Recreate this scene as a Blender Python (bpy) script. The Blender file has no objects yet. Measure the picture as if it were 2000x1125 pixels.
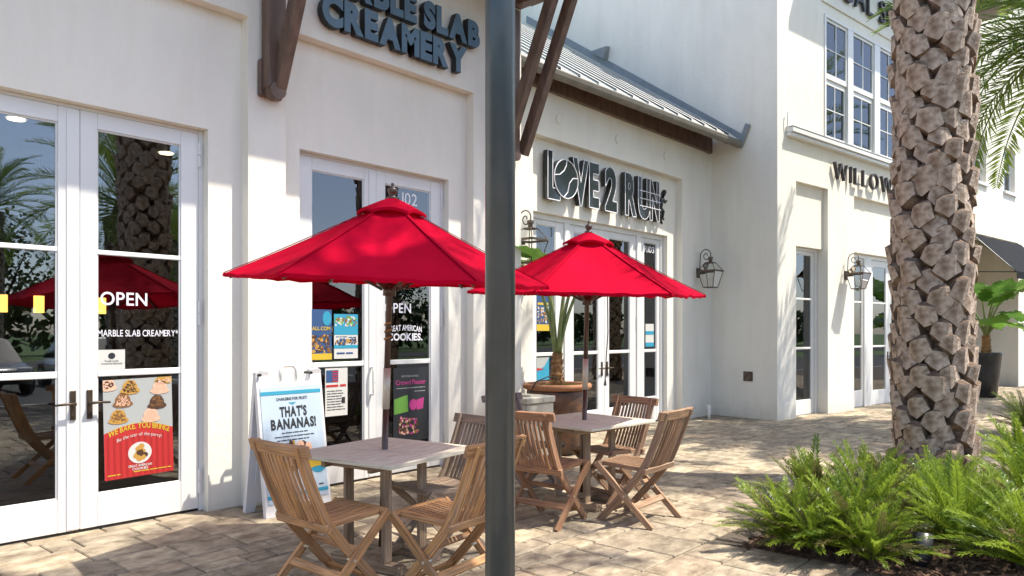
import bpy, bmesh, math, random
from mathutils import Vector, Matrix, noise
R = math.radians
random.seed(11)
S = bpy.context.scene
COL = S.collection

# ------------------------------------------------------------------ camera, sky, sun, exposure
YAW = 41.746
cam_d = bpy.data.cameras.new('camera'); cam = bpy.data.objects.new('camera', cam_d); COL.objects.link(cam)
cam.location = (0, 0, 1.5); cam.rotation_euler = (R(90), 0, R(YAW - 90))
cam_d.sensor_width = 36; cam_d.lens = 26.1; cam_d.shift_y = 0.04325
cam_d.clip_start = 0.05; cam_d.clip_end = 2000
S.camera = cam
SUN = Vector((.62, -.88, 1.92)).normalized()
w = bpy.data.worlds.new('World'); S.world = w; w.use_nodes = True
wn = w.node_tree.nodes; wl = w.node_tree.links
sky = wn.new('ShaderNodeTexSky'); sky.sky_type = 'NISHITA'; sky.sun_disc = False
sky.sun_elevation = math.asin(SUN.z); sky.sun_rotation = math.atan2(SUN.x, SUN.y)
sky.air_density = 0.75; sky.dust_density = 1.4; sky.ozone_density = 1.0
wl.new(sky.outputs[0], wn['Background'].inputs[0]); wn['Background'].inputs[1].default_value = 0.15
sun_d = bpy.data.lights.new('sun', 'SUN'); sun_d.energy = 3.0; sun_d.angle = R(0.53); sun_d.color = (1, .945, .84)
sun = bpy.data.objects.new('sun', sun_d); COL.objects.link(sun); sun.location = (10, -12, 20)
sun.rotation_euler = (-SUN).to_track_quat('-Z', 'Y').to_euler()
S.view_settings.view_transform = 'Standard'; S.view_settings.look = 'None'
S.view_settings.exposure = 1.33; S.view_settings.gamma = 1.0
S.view_settings.use_curve_mapping = False
S.render.engine = 'CYCLES'
S.cycles.max_bounces = 6; S.cycles.diffuse_bounces = 3; S.cycles.glossy_bounces = 3; S.cycles.transmission_bounces = 3; S.cycles.transparent_max_bounces = 8

# ------------------------------------------------------------------ helpers: objects
def prop(o, label=None, cat=None, group=None, kind=None):
    if label: o['label'] = label
    if cat: o['category'] = cat
    if group: o['group'] = group
    if kind: o['kind'] = kind
    return o
def thing(name, label, cat, loc=(0, 0, 0), rz=0, group=None):
    o = bpy.data.objects.new(name, None); COL.objects.link(o); o.empty_display_size = .2
    o.location = loc; o.rotation_euler = (0, 0, rz)
    return prop(o, label, cat, group)
def copy_tree(o, parent=None):
    c = o.copy(); COL.objects.link(c); c.parent = parent
    for ch in o.children: copy_tree(ch, c)
    return c
def link_mesh(name, me, parent=None, loc=(0, 0, 0), rot=(0, 0, 0), scale=(1, 1, 1)):
    o = bpy.data.objects.new(name, me); COL.objects.link(o); o.parent = parent
    o.location = loc; o.rotation_euler = rot; o.scale = scale
    return o

class MB:
    """collects geometry, then becomes ONE mesh object"""
    def __init__(s): s.v = []; s.f = []; s.uv = []
    def add(s, vs, fs, uvs=None):
        b = len(s.v); s.v += [tuple(p) for p in vs]
        s.f += [tuple(b + i for i in f) for f in fs]
        s.uv += list(uvs) if uvs else [(p[0], p[1]) for p in vs]
        return s
    def box(s, x0, x1, y0, y1, z0, z1):
        vs = [(x, y, z) for x in (x0, x1) for y in (y0, y1) for z in (z0, z1)]
        return s.add(vs, [(0, 1, 3, 2), (4, 6, 7, 5), (0, 4, 5, 1), (2, 3, 7, 6), (0, 2, 6, 4), (1, 5, 7, 3)])
    def obox(s, c, ax, ay, az, hx, hy, hz, ch=.003):
        c = Vector(c); A = [Vector(ax).normalized(), Vector(ay).normalized(), Vector(az).normalized()]; H = [hx, hy, hz]
        ch = min(ch, .45 * min(H)); idx = {}; vs = []; uv = []
        ro = random.random() * 37
        for sx in (-1, 1):
            for sy in (-1, 1):
                for sz in (-1, 1):
                    sg = (sx, sy, sz)
                    for k in range(3):
                        d = [sg[i] * (H[i] if i == k else H[i] - ch) for i in range(3)]
                        idx[(sg, k)] = len(vs); vs.append(c + A[0] * d[0] + A[1] * d[1] + A[2] * d[2])
                        uv.append((d[0] + ro, d[1] + d[2] * 1.3 + ro * .7))
        fs = []
        for k in range(3):
            a, b = [i for i in range(3) if i != k]
            for sg in (-1, 1):
                q = []
                for (p, r) in ((-1, -1), (1, -1), (1, 1), (-1, 1)):
                    g = [0, 0, 0]; g[k] = sg; g[a] = p; g[b] = r; q.append(idx[(tuple(g), k)])
                fs.append(tuple(q))
        for a in range(3):
            b, cc = [i for i in range(3) if i != a]
            for sb in (-1, 1):
                for sc in (-1, 1):
                    q = []
                    for (p, t) in ((-1, b), (1, b), (1, cc), (-1, cc)):
                        g = [0, 0, 0]; g[a] = p; g[b] = sb; g[cc] = sc; q.append(idx[(tuple(g), t)])
                    fs.append(tuple(q))
        for sx in (-1, 1):
            for sy in (-1, 1):
                for sz in (-1, 1): fs.append(tuple(idx[((sx, sy, sz), k)] for k in range(3)))
        return s.add(vs, fs, uv)
    def cbox(s, x0, x1, y0, y1, z0, z1, ch=.004):
        h = [(x1 - x0) / 2, (y1 - y0) / 2, (z1 - z0) / 2]; c = ((x0 + x1) / 2, (y0 + y1) / 2, (z0 + z1) / 2)
        E = [Vector((1, 0, 0)), Vector((0, 1, 0)), Vector((0, 0, 1))]
        k = h.index(max(h)); o = [k] + [i for i in range(3) if i != k]
        return s.obox(c, E[o[0]], E[o[1]], E[o[2]], h[o[0]], h[o[1]], h[o[2]], ch)
    def beam(s, p0, p1, wd, th, side=(1, 0, 0), ch=.003):
        """board p0->p1, width wd along `side`, thickness th across"""
        p0 = Vector(p0); p1 = Vector(p1); d = (p1 - p0); L = d.length; d.normalize()
        sd = Vector(side); sd = (sd - d * sd.dot(d)).normalized(); n = d.cross(sd)
        return s.obox((p0 + p1) / 2, d, sd, n, L / 2, wd / 2, th / 2, ch)
    def strip(s, pts, wd, th, side=(1, 0, 0)):
        """bent board along pts"""
        sd = Vector(side).normalized(); pts = [Vector(p) for p in pts]; rings = []; uv = []; L = 0; ro = random.random() * 31
        for i, p in enumerate(pts):
            a = pts[max(i - 1, 0)]; b = pts[min(i + 1, len(pts) - 1)]
            d = (b - a).normalized(); n = d.cross(sd).normalized()
            if i: L += (p - pts[i - 1]).length
            for (q, r) in ((-1, -1), (1, -1), (1, 1), (-1, 1)):
                rings.append(p + sd * q * wd / 2 + n * r * th / 2); uv.append((L + ro, q * wd / 2 + r * th * .7 + ro))
        fs = []
        for i in range(len(pts) - 1):
            for k in range(4): fs.append((i * 4 + k, i * 4 + (k + 1) % 4, i * 4 + 4 + (k + 1) % 4, i * 4 + 4 + k))
        e = (len(pts) - 1) * 4
        fs += [(0, 3, 2, 1), (e, e + 1, e + 2, e + 3)]
        return s.add(rings, fs, uv)
    def tube(s, pts, r, n=8, caps=True):
        pts = [Vector(p) for p in pts]; rr = r if isinstance(r, (list, tuple)) else [r] * len(pts)
        vs = []; uv = []; ref = Vector((0, 0, 1)); L = 0
        d0 = (pts[1] - pts[0]).normalized()
        if abs(d0.dot(ref)) > .95: ref = Vector((1, 0, 0))
        for i, p in enumerate(pts):
            d = (pts[min(i + 1, len(pts) - 1)] - pts[max(i - 1, 0)]).normalized()
            a = (ref - d * ref.dot(d)).normalized(); b = d.cross(a); ref = a
            if i: L += (p - pts[i - 1]).length
            for k in range(n):
                t = 2 * math.pi * k / n; vs.append(p + (a * math.cos(t) + b * math.sin(t)) * rr[i]); uv.append((L, k / n))
        fs = [(i * n + k, i * n + (k + 1) % n, (i + 1) * n + (k + 1) % n, (i + 1) * n + k) for i in range(len(pts) - 1) for k in range(n)]
        if caps: fs += [tuple(range(n - 1, -1, -1)), tuple((len(pts) - 1) * n + k for k in range(n))]
        return s.add(vs, fs, uv)
    def lathe(s, prof, n=24, c=(0, 0, 0)):
        vs = [(c[0] + r * math.cos(2 * math.pi * k / n), c[1] + r * math.sin(2 * math.pi * k / n), c[2] + z) for r, z in prof for k in range(n)]
        fs = [(i * n + k, i * n + (k + 1) % n, (i + 1) * n + (k + 1) % n, (i + 1) * n + k) for i in range(len(prof) - 1) for k in range(n)]
        return s.add(vs, fs, [(k / n, p[1]) for p in prof for k in range(n)])
    def prism(s, pts, axis, a0, a1):
        """polygon pts (2-D in the two other axes, xyz order) swept along axis"""
        def mk(p, a):
            q = list(p); q.insert(axis, a); return q
        n = len(pts); vs = [mk(p, a0) for p in pts] + [mk(p, a1) for p in pts]
        fs = [tuple(range(n)), tuple(range(2 * n - 1, n - 1, -1))] + [(i, (i + 1) % n, n + (i + 1) % n, n + i) for i in range(n)]
        return s.add(vs, fs)
    def mesh(s, name, mat=None, smooth=False, recalc=True):
        me = bpy.data.meshes.new(name); me.from_pydata(s.v, [], s.f)
        ul = me.uv_layers.new(name='UVMap'); vi = [0] * len(me.loops); me.loops.foreach_get('vertex_index', vi)
        ul.data.foreach_set('uv', [c for i in vi for c in s.uv[i]])
        if recalc:
            bm = bmesh.new(); bm.from_mesh(me); bmesh.ops.recalc_face_normals(bm, faces=bm.faces); bm.to_mesh(me); bm.free()
        if mat: me.materials.append(mat)
        if smooth: me.polygons.foreach_set('use_smooth', [True] * len(me.polygons))
        me.update(); return me
    def build(s, name, mat, parent=None, smooth=False, world=False, recalc=True):
        o = link_mesh(name, s.mesh(name, mat, smooth, recalc), parent)
        if world and parent: o.location = -parent.location
        return o

_cc = {}
def char_mesh(ch, offset=0.0):
    """(verts, faces, bbox) of one character as a flat fill, cap-height units"""
    if (ch, offset) in _cc: return _cc[(ch, offset)]
    cu = bpy.data.curves.new('t', 'FONT'); cu.body = ch; cu.size = 1; cu.offset = offset; cu.resolution_u = 4
    ob = bpy.data.objects.new('t', cu); COL.objects.link(ob)
    dg = bpy.context.evaluated_depsgraph_get(); me = bpy.data.meshes.new_from_object(ob.evaluated_get(dg))
    vs = [tuple(v.co) for v in me.vertices]; fs = [tuple(p.vertices) for p in me.polygons]
    bpy.data.objects.remove(ob); bpy.data.curves.remove(cu); bpy.data.meshes.remove(me)
    xs = [v[0] for v in vs] or [0]; ys = [v[1] for v in vs] or [0]
    _cc[(ch, offset)] = (vs, fs, (min(xs), max(xs), min(ys), max(ys))); return _cc[(ch, offset)]
CAP = None
def layout(text, x0, x1, z0, cap, offset=0.0, gap=.09):
    """[(char, verts(x,z), faces)] filling x0..x1 with the given cap height"""
    global CAP
    if CAP is None: CAP = char_mesh('H')[2][3]
    k = cap / CAP; items = []; pen = 0
    for c in text:
        if c == ' ': pen += .38 * CAP; continue
        vs, fs, bb = char_mesh(c, offset); items.append((c, vs, fs, bb, pen)); pen += bb[1] - bb[0] + gap * CAP
    tot = pen - gap * CAP; sx = (x1 - x0) / tot
    return [(c, [(x0 + (v[0] - bb[0] + p) * sx, z0 + v[1] * k) for v in vs], fs) for c, vs, fs, bb, p in items]
def solid_char(mb, vs, fs, yf, yb):
    """flat fill -> solid between y=yf (front) and y=yb"""
    n = len(vs); cnt = {}
    for f in fs:
        for i in range(len(f)):
            e = (f[i], f[(i + 1) % len(f)]); cnt[tuple(sorted(e))] = cnt.get(tuple(sorted(e)), []) + [e]
    F = [tuple(f) for f in fs] + [tuple(n + i for i in reversed(f)) for f in fs]
    for k, es in cnt.items():
        if len(es) == 1: a, b = es[0]; F.append((b, a, n + a, n + b))
    mb.add([(x, yf, z) for x, z in vs] + [(x, yb, z) for x, z in vs], F)
def flat_text(mb, text, x0, x1, z0, cap, y, offset=.0, gap=.09, shear=0.0, arc=0.0):
    xm = (x0 + x1) / 2; hw = (x1 - x0) / 2
    for c, vs, fs in layout(text, x0, x1, z0, cap, offset, gap):
        mb.add([(x, y, z + shear * (x - x0) + arc * (1 - ((x - xm) / hw) ** 2)) for x, z in vs], fs)
def words(mb, x0, x1, z, h, y, seed=0):
    """small print too fine to read: a row of word-long strokes"""
    r_ = random.Random(seed); x = x0
    while x < x1 - h:
        l_ = min(r_.uniform(1.5, 5) * h, x1 - x); mb.add([(x, y, z), (x + l_, y, z), (x + l_, y, z + h * .55), (x, y, z + h * .55)], [(0, 1, 2, 3)]); x += l_ + h * .5
def prints(name, mat_, parent, *fns):
    for f in fns:
        b_ = MB(); f(b_); b_.build(name, mat_, parent, recalc=False)
def disc(mb, x, z, rx, rz, y, n=20):
    mb.add([(x + rx * math.cos(2 * math.pi * k / n), y, z + rz * math.sin(2 * math.pi * k / n)) for k in range(n)], [tuple(range(n))])

# ------------------------------------------------------------------ helpers: materials
def new_mat(name):
    m = bpy.data.materials.new(name); m.use_nodes = True; nt = m.node_tree
    return m, nt, nt.nodes, nt.links, nt.nodes['Principled BSDF']
def rgb(c): return (c[0], c[1], c[2], 1)
def mat(name, col, col2=None, rough=.6, metal=0, scale=6, bump=0, bscale=60, detail=6, spec=.5, stretch=(1, 1, 1), coat=0, bevel=0, lo=.35, hi=.65):
    m, nt, N, L, B = new_mat(name)
    B.inputs['Roughness'].default_value = rough; B.inputs['Metallic'].default_value = metal
    B.inputs['Specular IOR Level'].default_value = spec; B.inputs['Coat Weight'].default_value = coat
    tc = N.new('ShaderNodeTexCoord'); mp = N.new('ShaderNodeMapping'); mp.inputs['Scale'].default_value = stretch
    L.new(tc.outputs['Object'], mp.inputs[0])
    if col2:
        nz = N.new('ShaderNodeTexNoise'); nz.inputs['Scale'].default_value = scale; nz.inputs['Detail'].default_value = detail
        L.new(mp.outputs[0], nz.inputs[0])
        cr = N.new('ShaderNodeValToRGB'); cr.color_ramp.elements[0].color = rgb(col); cr.color_ramp.elements[1].color = rgb(col2)
        cr.color_ramp.elements[0].position = lo; cr.color_ramp.elements[1].position = hi
        L.new(nz.outputs[0], cr.inputs[0]); L.new(cr.outputs[0], B.inputs['Base Color'])
    else: B.inputs['Base Color'].default_value = rgb(col)
    nrm = None
    if bevel:
        bv = N.new('ShaderNodeBevel'); bv.samples = 4; bv.inputs[0].default_value = bevel; nrm = bv.outputs[0]
    if bump:
        n2 = N.new('ShaderNodeTexNoise'); n2.inputs['Scale'].default_value = bscale; n2.inputs['Detail'].default_value = 5
        L.new(mp.outputs[0], n2.inputs[0])
        bp = N.new('ShaderNodeBump'); bp.inputs['Strength'].default_value = bump; bp.inputs['Distance'].default_value = .01
        L.new(n2.outputs[0], bp.inputs['Height'])
        if nrm: L.new(nrm, bp.inputs['Normal'])
        nrm = bp.outputs[0]
    if nrm: L.new(nrm, B.inputs['Normal'])
    return m
def mat_stucco(name, c):
    m, nt, N, L, B = new_mat(name); B.inputs['Roughness'].default_value = .85; B.inputs['Specular IOR Level'].default_value = .25
    tc = N.new('ShaderNodeTexCoord')
    n1 = N.new('ShaderNodeTexNoise'); n1.inputs['Scale'].default_value = 1.1; n1.inputs['Detail'].default_value = 8; n1.inputs['Roughness'].default_value = .65
    n2 = N.new('ShaderNodeTexNoise'); n2.inputs['Scale'].default_value = 160; n2.inputs['Detail'].default_value = 4
    n3 = N.new('ShaderNodeTexNoise'); n3.inputs['Scale'].default_value = 14; n3.inputs['Detail'].default_value = 6
    mp = N.new('ShaderNodeMapping'); mp.inputs['Scale'].default_value = (1.6, 1.6, .5)
    L.new(tc.outputs['Object'], mp.inputs[0]); L.new(mp.outputs[0], n1.inputs[0]); L.new(tc.outputs['Object'], n2.inputs[0]); L.new(tc.outputs['Object'], n3.inputs[0])
    mps = N.new('ShaderNodeMapping'); mps.inputs['Scale'].default_value = (5, 5, .8); L.new(tc.outputs['Object'], mps.inputs[0])
    ns = N.new('ShaderNodeTexNoise'); ns.inputs['Scale'].default_value = 1; ns.inputs['Detail'].default_value = 6; L.new(mps.outputs[0], ns.inputs[0])
    crs = N.new('ShaderNodeValToRGB'); crs.color_ramp.elements[0].position = .30; crs.color_ramp.elements[1].position = .5; crs.color_ramp.elements[0].color = (.965, .96, .945, 1); crs.color_ramp.elements[1].color = (1, 1, 1, 1); L.new(ns.outputs[0], crs.inputs[0])
    cr = N.new('ShaderNodeValToRGB'); cr.color_ramp.elements[0].position = .3; cr.color_ramp.elements[1].position = .62
    cr.color_ramp.elements[0].color = rgb([k * .91 for k in c]); cr.color_ramp.elements[1].color = rgb(c)
    L.new(n1.outputs[0], cr.inputs[0])
    # splash-back dirt: a stain with a ragged upper edge along the foot of the wall
    sp = N.new('ShaderNodeSeparateXYZ'); L.new(tc.outputs['Object'], sp.inputs[0])
    ad = N.new('ShaderNodeMath'); ad.operation = 'MULTIPLY_ADD'; ad.inputs[1].default_value = .9; L.new(n1.outputs[0], ad.inputs[0]); L.new(sp.outputs[2], ad.inputs[2])
    mr = N.new('ShaderNodeMapRange'); mr.inputs[1].default_value = .40; mr.inputs[2].default_value = .75; mr.inputs[3].default_value = .35; mr.inputs[4].default_value = 0
    L.new(ad.outputs[0], mr.inputs[0])
    mx = N.new('ShaderNodeMix'); mx.data_type = 'RGBA'; ms = N.new('ShaderNodeMix'); ms.data_type = 'RGBA'; ms.blend_type = 'MULTIPLY'; ms.inputs[0].default_value = 1; L.new(cr.outputs[0], ms.inputs[6]); L.new(crs.outputs[0], ms.inputs[7]); L.new(mr.outputs[0], mx.inputs[0]); L.new(ms.outputs[2], mx.inputs[6]); mx.inputs[7].default_value = (.42, .38, .27, 1)
    L.new(mx.outputs[2], B.inputs['Base Color'])
    b1 = N.new('ShaderNodeBump'); b1.inputs['Strength'].default_value = .22; b1.inputs['Distance'].default_value = .004; L.new(n2.outputs[0], b1.inputs['Height'])
    b2 = N.new('ShaderNodeBump'); b2.inputs['Strength'].default_value = .45; b2.inputs['Distance'].default_value = .012; L.new(n3.outputs[0], b2.inputs['Height']); L.new(b1.outputs[0], b2.inputs['Normal'])
    L.new(b2.outputs[0], B.inputs['Normal'])
    return m
def mat_wood(name, tint=True, base=(.4, .2, .09), low=.4):
    """boards: grain runs along the UV length; the object's own colour is the wood's"""
    m, nt, N, L, B = new_mat(name); B.inputs['Roughness'].default_value = .62; B.inputs['Specular IOR Level'].default_value = .35
    uv = N.new('ShaderNodeUVMap'); uv.uv_map = 'UVMap'; mp = N.new('ShaderNodeMapping'); mp.inputs['Scale'].default_value = (5, 90, 1); L.new(uv.outputs[0], mp.inputs[0])
    oi = N.new('ShaderNodeObjectInfo'); av = N.new('ShaderNodeVectorMath'); av.operation = 'ADD'; L.new(mp.outputs[0], av.inputs[0])
    mu = N.new('ShaderNodeMath'); mu.operation = 'MULTIPLY'; mu.inputs[1].default_value = 100; L.new(oi.outputs['Random'], mu.inputs[0]); L.new(mu.outputs[0], av.inputs[1])
    nz = N.new('ShaderNodeTexNoise'); nz.inputs['Scale'].default_value = 1; nz.inputs['Detail'].default_value = 5; L.new(av.outputs[0], nz.inputs[0])
    mp2 = N.new('ShaderNodeMapping'); mp2.inputs['Scale'].default_value = (.07, .12, 1); L.new(av.outputs[0], mp2.inputs[0])
    n2 = N.new('ShaderNodeTexNoise'); n2.inputs['Scale'].default_value = 9; n2.inputs['Detail'].default_value = 3; L.new(mp2.outputs[0], n2.inputs[0])
    cr = N.new('ShaderNodeValToRGB'); cr.color_ramp.elements[0].position = .32; cr.color_ramp.elements[1].position = .68
    cr.color_ramp.elements[0].color = (low, low * .94, low * .9, 1); cr.color_ramp.elements[1].color = (1.15, 1.15, 1.12, 1); L.new(nz.outputs[0], cr.inputs[0])
    mx = N.new('ShaderNodeMix'); mx.data_type = 'RGBA'; mx.blend_type = 'MULTIPLY'; mx.inputs[0].default_value = 1
    if tint: L.new(oi.outputs['Color'], mx.inputs[6])
    else: mx.inputs[6].default_value = rgb(base)
    L.new(cr.outputs[0], mx.inputs[7])
    # grey weathering in patches
    c2 = N.new('ShaderNodeValToRGB'); c2.color_ramp.elements[0].position = .45; c2.color_ramp.elements[1].position = .7
    c2.color_ramp.elements[0].color = (0, 0, 0, 1); c2.color_ramp.elements[1].color = (.42, .42, .42, 1); L.new(n2.outputs[0], c2.inputs[0])
    m2 = N.new('ShaderNodeMix'); m2.data_type = 'RGBA'; L.new(c2.outputs[0], m2.inputs[0]); L.new(mx.outputs[2], m2.inputs[6]); m2.inputs[7].default_value = (.30, .25, .215, 1) if tint else rgb([k * .8 for k in base])
    L.new(m2.outputs[2], B.inputs['Base Color'])
    bp = N.new('ShaderNodeBump'); bp.inputs['Strength'].default_value = .35; bp.inputs['Distance'].default_value = .002; L.new(nz.outputs[0], bp.inputs['Height']); L.new(bp.outputs[0], B.inputs['Normal'])
    return m
def mat_paver(name, island):
    m, nt, N, L, B = new_mat(name); B.inputs['Roughness'].default_value = .8; B.inputs['Specular IOR Level'].default_value = .3
    if island: g = N.new('ShaderNodeNewGeometry'); rnd = g.outputs['Random Per Island']
    else: g = N.new('ShaderNodeObjectInfo'); rnd = g.outputs['Random']
    ge = N.new('ShaderNodeNewGeometry')
    cr = N.new('ShaderNodeValToRGB'); e = cr.color_ramp.elements; cr.color_ramp.interpolation = 'LINEAR'
    e[0].position = 0; e[0].color = (.255, .222, .17, 1); e[1].position = 1; e[1].color = (.49, .425, .31, 1)
    for p, c in ((.15, (.42, .36, .265)), (.35, (.27, .235, .185)), (.5, (.48, .41, .295)), (.65, (.37, .30, .22)), (.85, (.33, .285, .215))): q = e.new(p); q.color = rgb(c)
    L.new(rnd, cr.inputs[0])
    mp = N.new('ShaderNodeMapping'); mp.inputs['Scale'].default_value = (3.6, 5.2, 4); L.new(ge.outputs['Position'], mp.inputs[0])
    av = N.new('ShaderNodeVectorMath'); av.operation = 'ADD'; mu = N.new('ShaderNodeMath'); mu.operation = 'MULTIPLY'; mu.inputs[1].default_value = 60
    L.new(rnd, mu.inputs[0]); L.new(mp.outputs[0], av.inputs[0]); L.new(mu.outputs[0], av.inputs[1])
    nz = N.new('ShaderNodeTexNoise'); nz.inputs['Scale'].default_value = 1.6; nz.inputs['Detail'].default_value = 9; nz.inputs['Roughness'].default_value = .68; L.new(av.outputs[0], nz.inputs[0])
    c2 = N.new('ShaderNodeValToRGB'); c2.color_ramp.elements[0].position = .3; c2.color_ramp.elements[1].position = .68
    c2.color_ramp.elements[0].color = (.36, .31, .275, 1); c2.color_ramp.elements[1].color = (1.3, 1.26, 1.2, 1); L.new(nz.outputs[0], c2.inputs[0])
    mx = N.new('ShaderNodeMix'); mx.data_type = 'RGBA'; mx.blend_type = 'MULTIPLY'; mx.inputs[0].default_value = 1
    L.new(cr.outputs[0], mx.inputs[6]); L.new(c2.outputs[0], mx.inputs[7])
    L.new(mx.outputs[2], B.inputs['Base Color'])
    n3 = N.new('ShaderNodeTexNoise'); n3.inputs['Scale'].default_value = 55; n3.inputs['Detail'].default_value = 6; L.new(ge.outputs['Position'], n3.inputs[0])
    b1 = N.new('ShaderNodeBump'); b1.inputs['Strength'].default_value = .5; b1.inputs['Distance'].default_value = .006; L.new(n3.outputs[0], b1.inputs['Height'])
    b2 = N.new('ShaderNodeBump'); b2.inputs['Strength'].default_value = .5; b2.inputs['Distance'].default_value = .012; L.new(nz.outputs[0], b2.inputs['Height']); L.new(b1.outputs[0], b2.inputs['Normal'])
    L.new(b2.outputs[0], B.inputs['Normal'])
    return m
def mat_glass(name, tint=(.76, .79, .78), ior=1.95):
    m, nt, N, L, B = new_mat(name); N.remove(B)
    t = N.new('ShaderNodeBsdfTransparent'); t.inputs[0].default_value = rgb(tint)
    g = N.new('ShaderNodeBsdfGlossy'); g.inputs['Roughness'].default_value = .004; g.inputs[0].default_value = (.95, .97, 1, 1)
    f = N.new('ShaderNodeFresnel'); f.inputs[0].default_value = ior
    tc = N.new('ShaderNodeTexCoord'); nz = N.new('ShaderNodeTexNoise'); nz.inputs['Scale'].default_value = .9; nz.inputs['Detail'].default_value = 1; L.new(tc.outputs['Object'], nz.inputs[0])
    bp = N.new('ShaderNodeBump'); bp.inputs['Strength'].default_value = .05; bp.inputs['Distance'].default_value = .02; L.new(nz.outputs[0], bp.inputs['Height']); L.new(bp.outputs[0], g.inputs['Normal'])
    x = N.new('ShaderNodeMixShader'); L.new(f.outputs[0], x.inputs[0]); L.new(t.outputs[0], x.inputs[1]); L.new(g.outputs[0], x.inputs[2])
    L.new(x.outputs[0], N['Material Output'].inputs[0]); return m
def mat_leaf(name, c1, c2, trans=.35, scale=3, rough=.45):
    m, nt, N, L, B = new_mat(name); B.inputs['Roughness'].default_value = rough; B.inputs['Specular IOR Level'].default_value = .4
    ge = N.new('ShaderNodeNewGeometry'); oi = N.new('ShaderNodeObjectInfo')
    nz = N.new('ShaderNodeTexNoise'); nz.inputs['Scale'].default_value = scale; nz.inputs['Detail'].default_value = 3; L.new(ge.outputs['Position'], nz.inputs[0])
    ad = N.new('ShaderNodeMath'); ad.operation = 'MULTIPLY_ADD'; ad.inputs[1].default_value = .5; L.new(oi.outputs['Random'], ad.inputs[0]); L.new(nz.outputs[0], ad.inputs[2])
    a2 = N.new('ShaderNodeMath'); a2.operation = 'MULTIPLY_ADD'; a2.inputs[1].default_value = .35; L.new(ge.outputs['Random Per Island'], a2.inputs[0]); L.new(ad.outputs[0], a2.inputs[2])
    cr = N.new('ShaderNodeValToRGB'); cr.color_ramp.elements[0].position = .55; cr.color_ramp.elements[1].position = 1.2 if False else 1.0
    cr.color_ramp.elements[0].color = rgb(c1); cr.color_ramp.elements[1].color = rgb(c2); L.new(a2.outputs[0], cr.inputs[0])
    L.new(cr.outputs[0], B.inputs['Base Color'])
    t = N.new('ShaderNodeBsdfTranslucent'); br = N.new('ShaderNodeBrightContrast'); br.inputs[1].default_value = .02; L.new(cr.outputs[0], br.inputs[0]); L.new(br.outputs[0], t.inputs[0])
    x = N.new('ShaderNodeMixShader'); x.inputs[0].default_value = trans; L.new(B.outputs[0], x.inputs[1]); L.new(t.outputs[0], x.inputs[2]); L.new(x.outputs[0], N['Material Output'].inputs[0])
    return m
def mat_emit(name, c, s):
    m, nt, N, L, B = new_mat(name); B.inputs['Base Color'].default_value = rgb(c); B.inputs['Emission Color'].default_value = rgb(c); B.inputs['Emission Strength'].default_value = s; return m

M = {}
M['stucco'] = mat_stucco('stucco', (.84, .792, .69))
M['white'] = mat('white_paint', (.745, .73, .695), (.70, .69, .66), rough=.38, scale=2)
M['brown'] = mat('brown_timber', (.10, .06, .042), (.17, .105, .073), rough=.55, scale=5, stretch=(3, 3, .6), bump=.25, bscale=30)
M['teak'] = mat_wood('teak')
M['table_wood'] = mat_wood('weathered_teak', False, (.68, .64, .52), .66)
M['paver'] = mat_paver('paver_stone', False); M['paver_far'] = mat_paver('paver_stone_far', True)
M['sand'] = mat('joint_sand', (.07, .055, .04), (.12, .095, .07), rough=.95, scale=30)
M['glass'] = mat_glass('door_glass'); M['wglass'] = mat_glass('window_glass', (.78, .86, .88), 1.55)
M['lglass'] = mat_glass('lantern_glass', (.97, .97, .96), 1.2)
M['bronze'] = mat('dark_bronze', (.07, .05, .035), (.12, .085, .055), rough=.42, metal=.7, scale=20)
M['copper'] = mat('aged_copper', (.085, .065, .05), (.16, .12, .09), rough=.5, metal=.6, scale=14)
M['steel'] = mat('brushed_steel', (.43, .40, .34), (.50, .47, .40), rough=.4, metal=.4, scale=12, stretch=(1, 1, 12))
M['brass'] = mat('brass_sleeve', (.55, .49, .38), (.66, .60, .48), rough=.42, metal=.35, scale=8)
M['post'] = mat('painted_post', (.028, .041, .049), (.038, .053, .062), rough=.36, scale=9, bump=.05, bscale=90, coat=.25, spec=.6)
M['black'] = mat('black_metal', (.014, .014, .016), (.024, .024, .026), rough=.38, scale=6)
M['black_cloth'] = mat('black_canvas', (.012, .013, .015), (.024, .025, .028), rough=.9, scale=12, spec=.08)
M['sign_dark'] = mat('dark_blue_letter', (.06, .115, .155), (.085, .15, .20), rough=.4, scale=4)
M['sign_side'] = mat('letter_return', (.012, .013, .014), rough=.5)
M['sign_black'] = mat('gloss_black_letter', (.014, .017, .016), rough=.16, coat=.3)
M['sign_brown'] = mat('dark_brown_letter', (.05, .04, .035), rough=.45)
M['decal'] = mat('white_vinyl', (.82, .80, .82), rough=.6)
M['galv'] = mat('galvanised_roof', (.40, .40, .385), (.48, .48, .465), rough=.6, metal=.0, scale=1.6, detail=8)
M['galv_edge'] = mat('zinc_edge', (.72, .70, .66), rough=.5, metal=.1)
M['gutter'] = mat('gutter_paint', (.16, .145, .115), (.21, .19, .155), rough=.5, scale=5)
M['flash'] = mat('lead_flashing', (.22, .235, .235), (.28, .29, .285), rough=.55, metal=.1, scale=4)
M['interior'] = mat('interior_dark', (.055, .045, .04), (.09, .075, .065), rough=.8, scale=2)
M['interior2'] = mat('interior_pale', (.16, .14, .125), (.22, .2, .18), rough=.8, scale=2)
M['floor_in'] = mat('interior_floor', (.17, .11, .07), (.24, .17, .11), rough=.35, scale=2, stretch=(1, 8, 1))
M['trunk'] = mat('palm_boot', (.085, .052, .032), (.30, .21, .145), rough=.92, scale=10, detail=10, bump=.9, bscale=38, lo=.34, hi=.62)
M['cut'] = mat('palm_boot_cut', (.24, .165, .11), (.60, .475, .365), rough=.92, scale=15, detail=10, bump=1, bscale=45, lo=.33, hi=.66)
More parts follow.
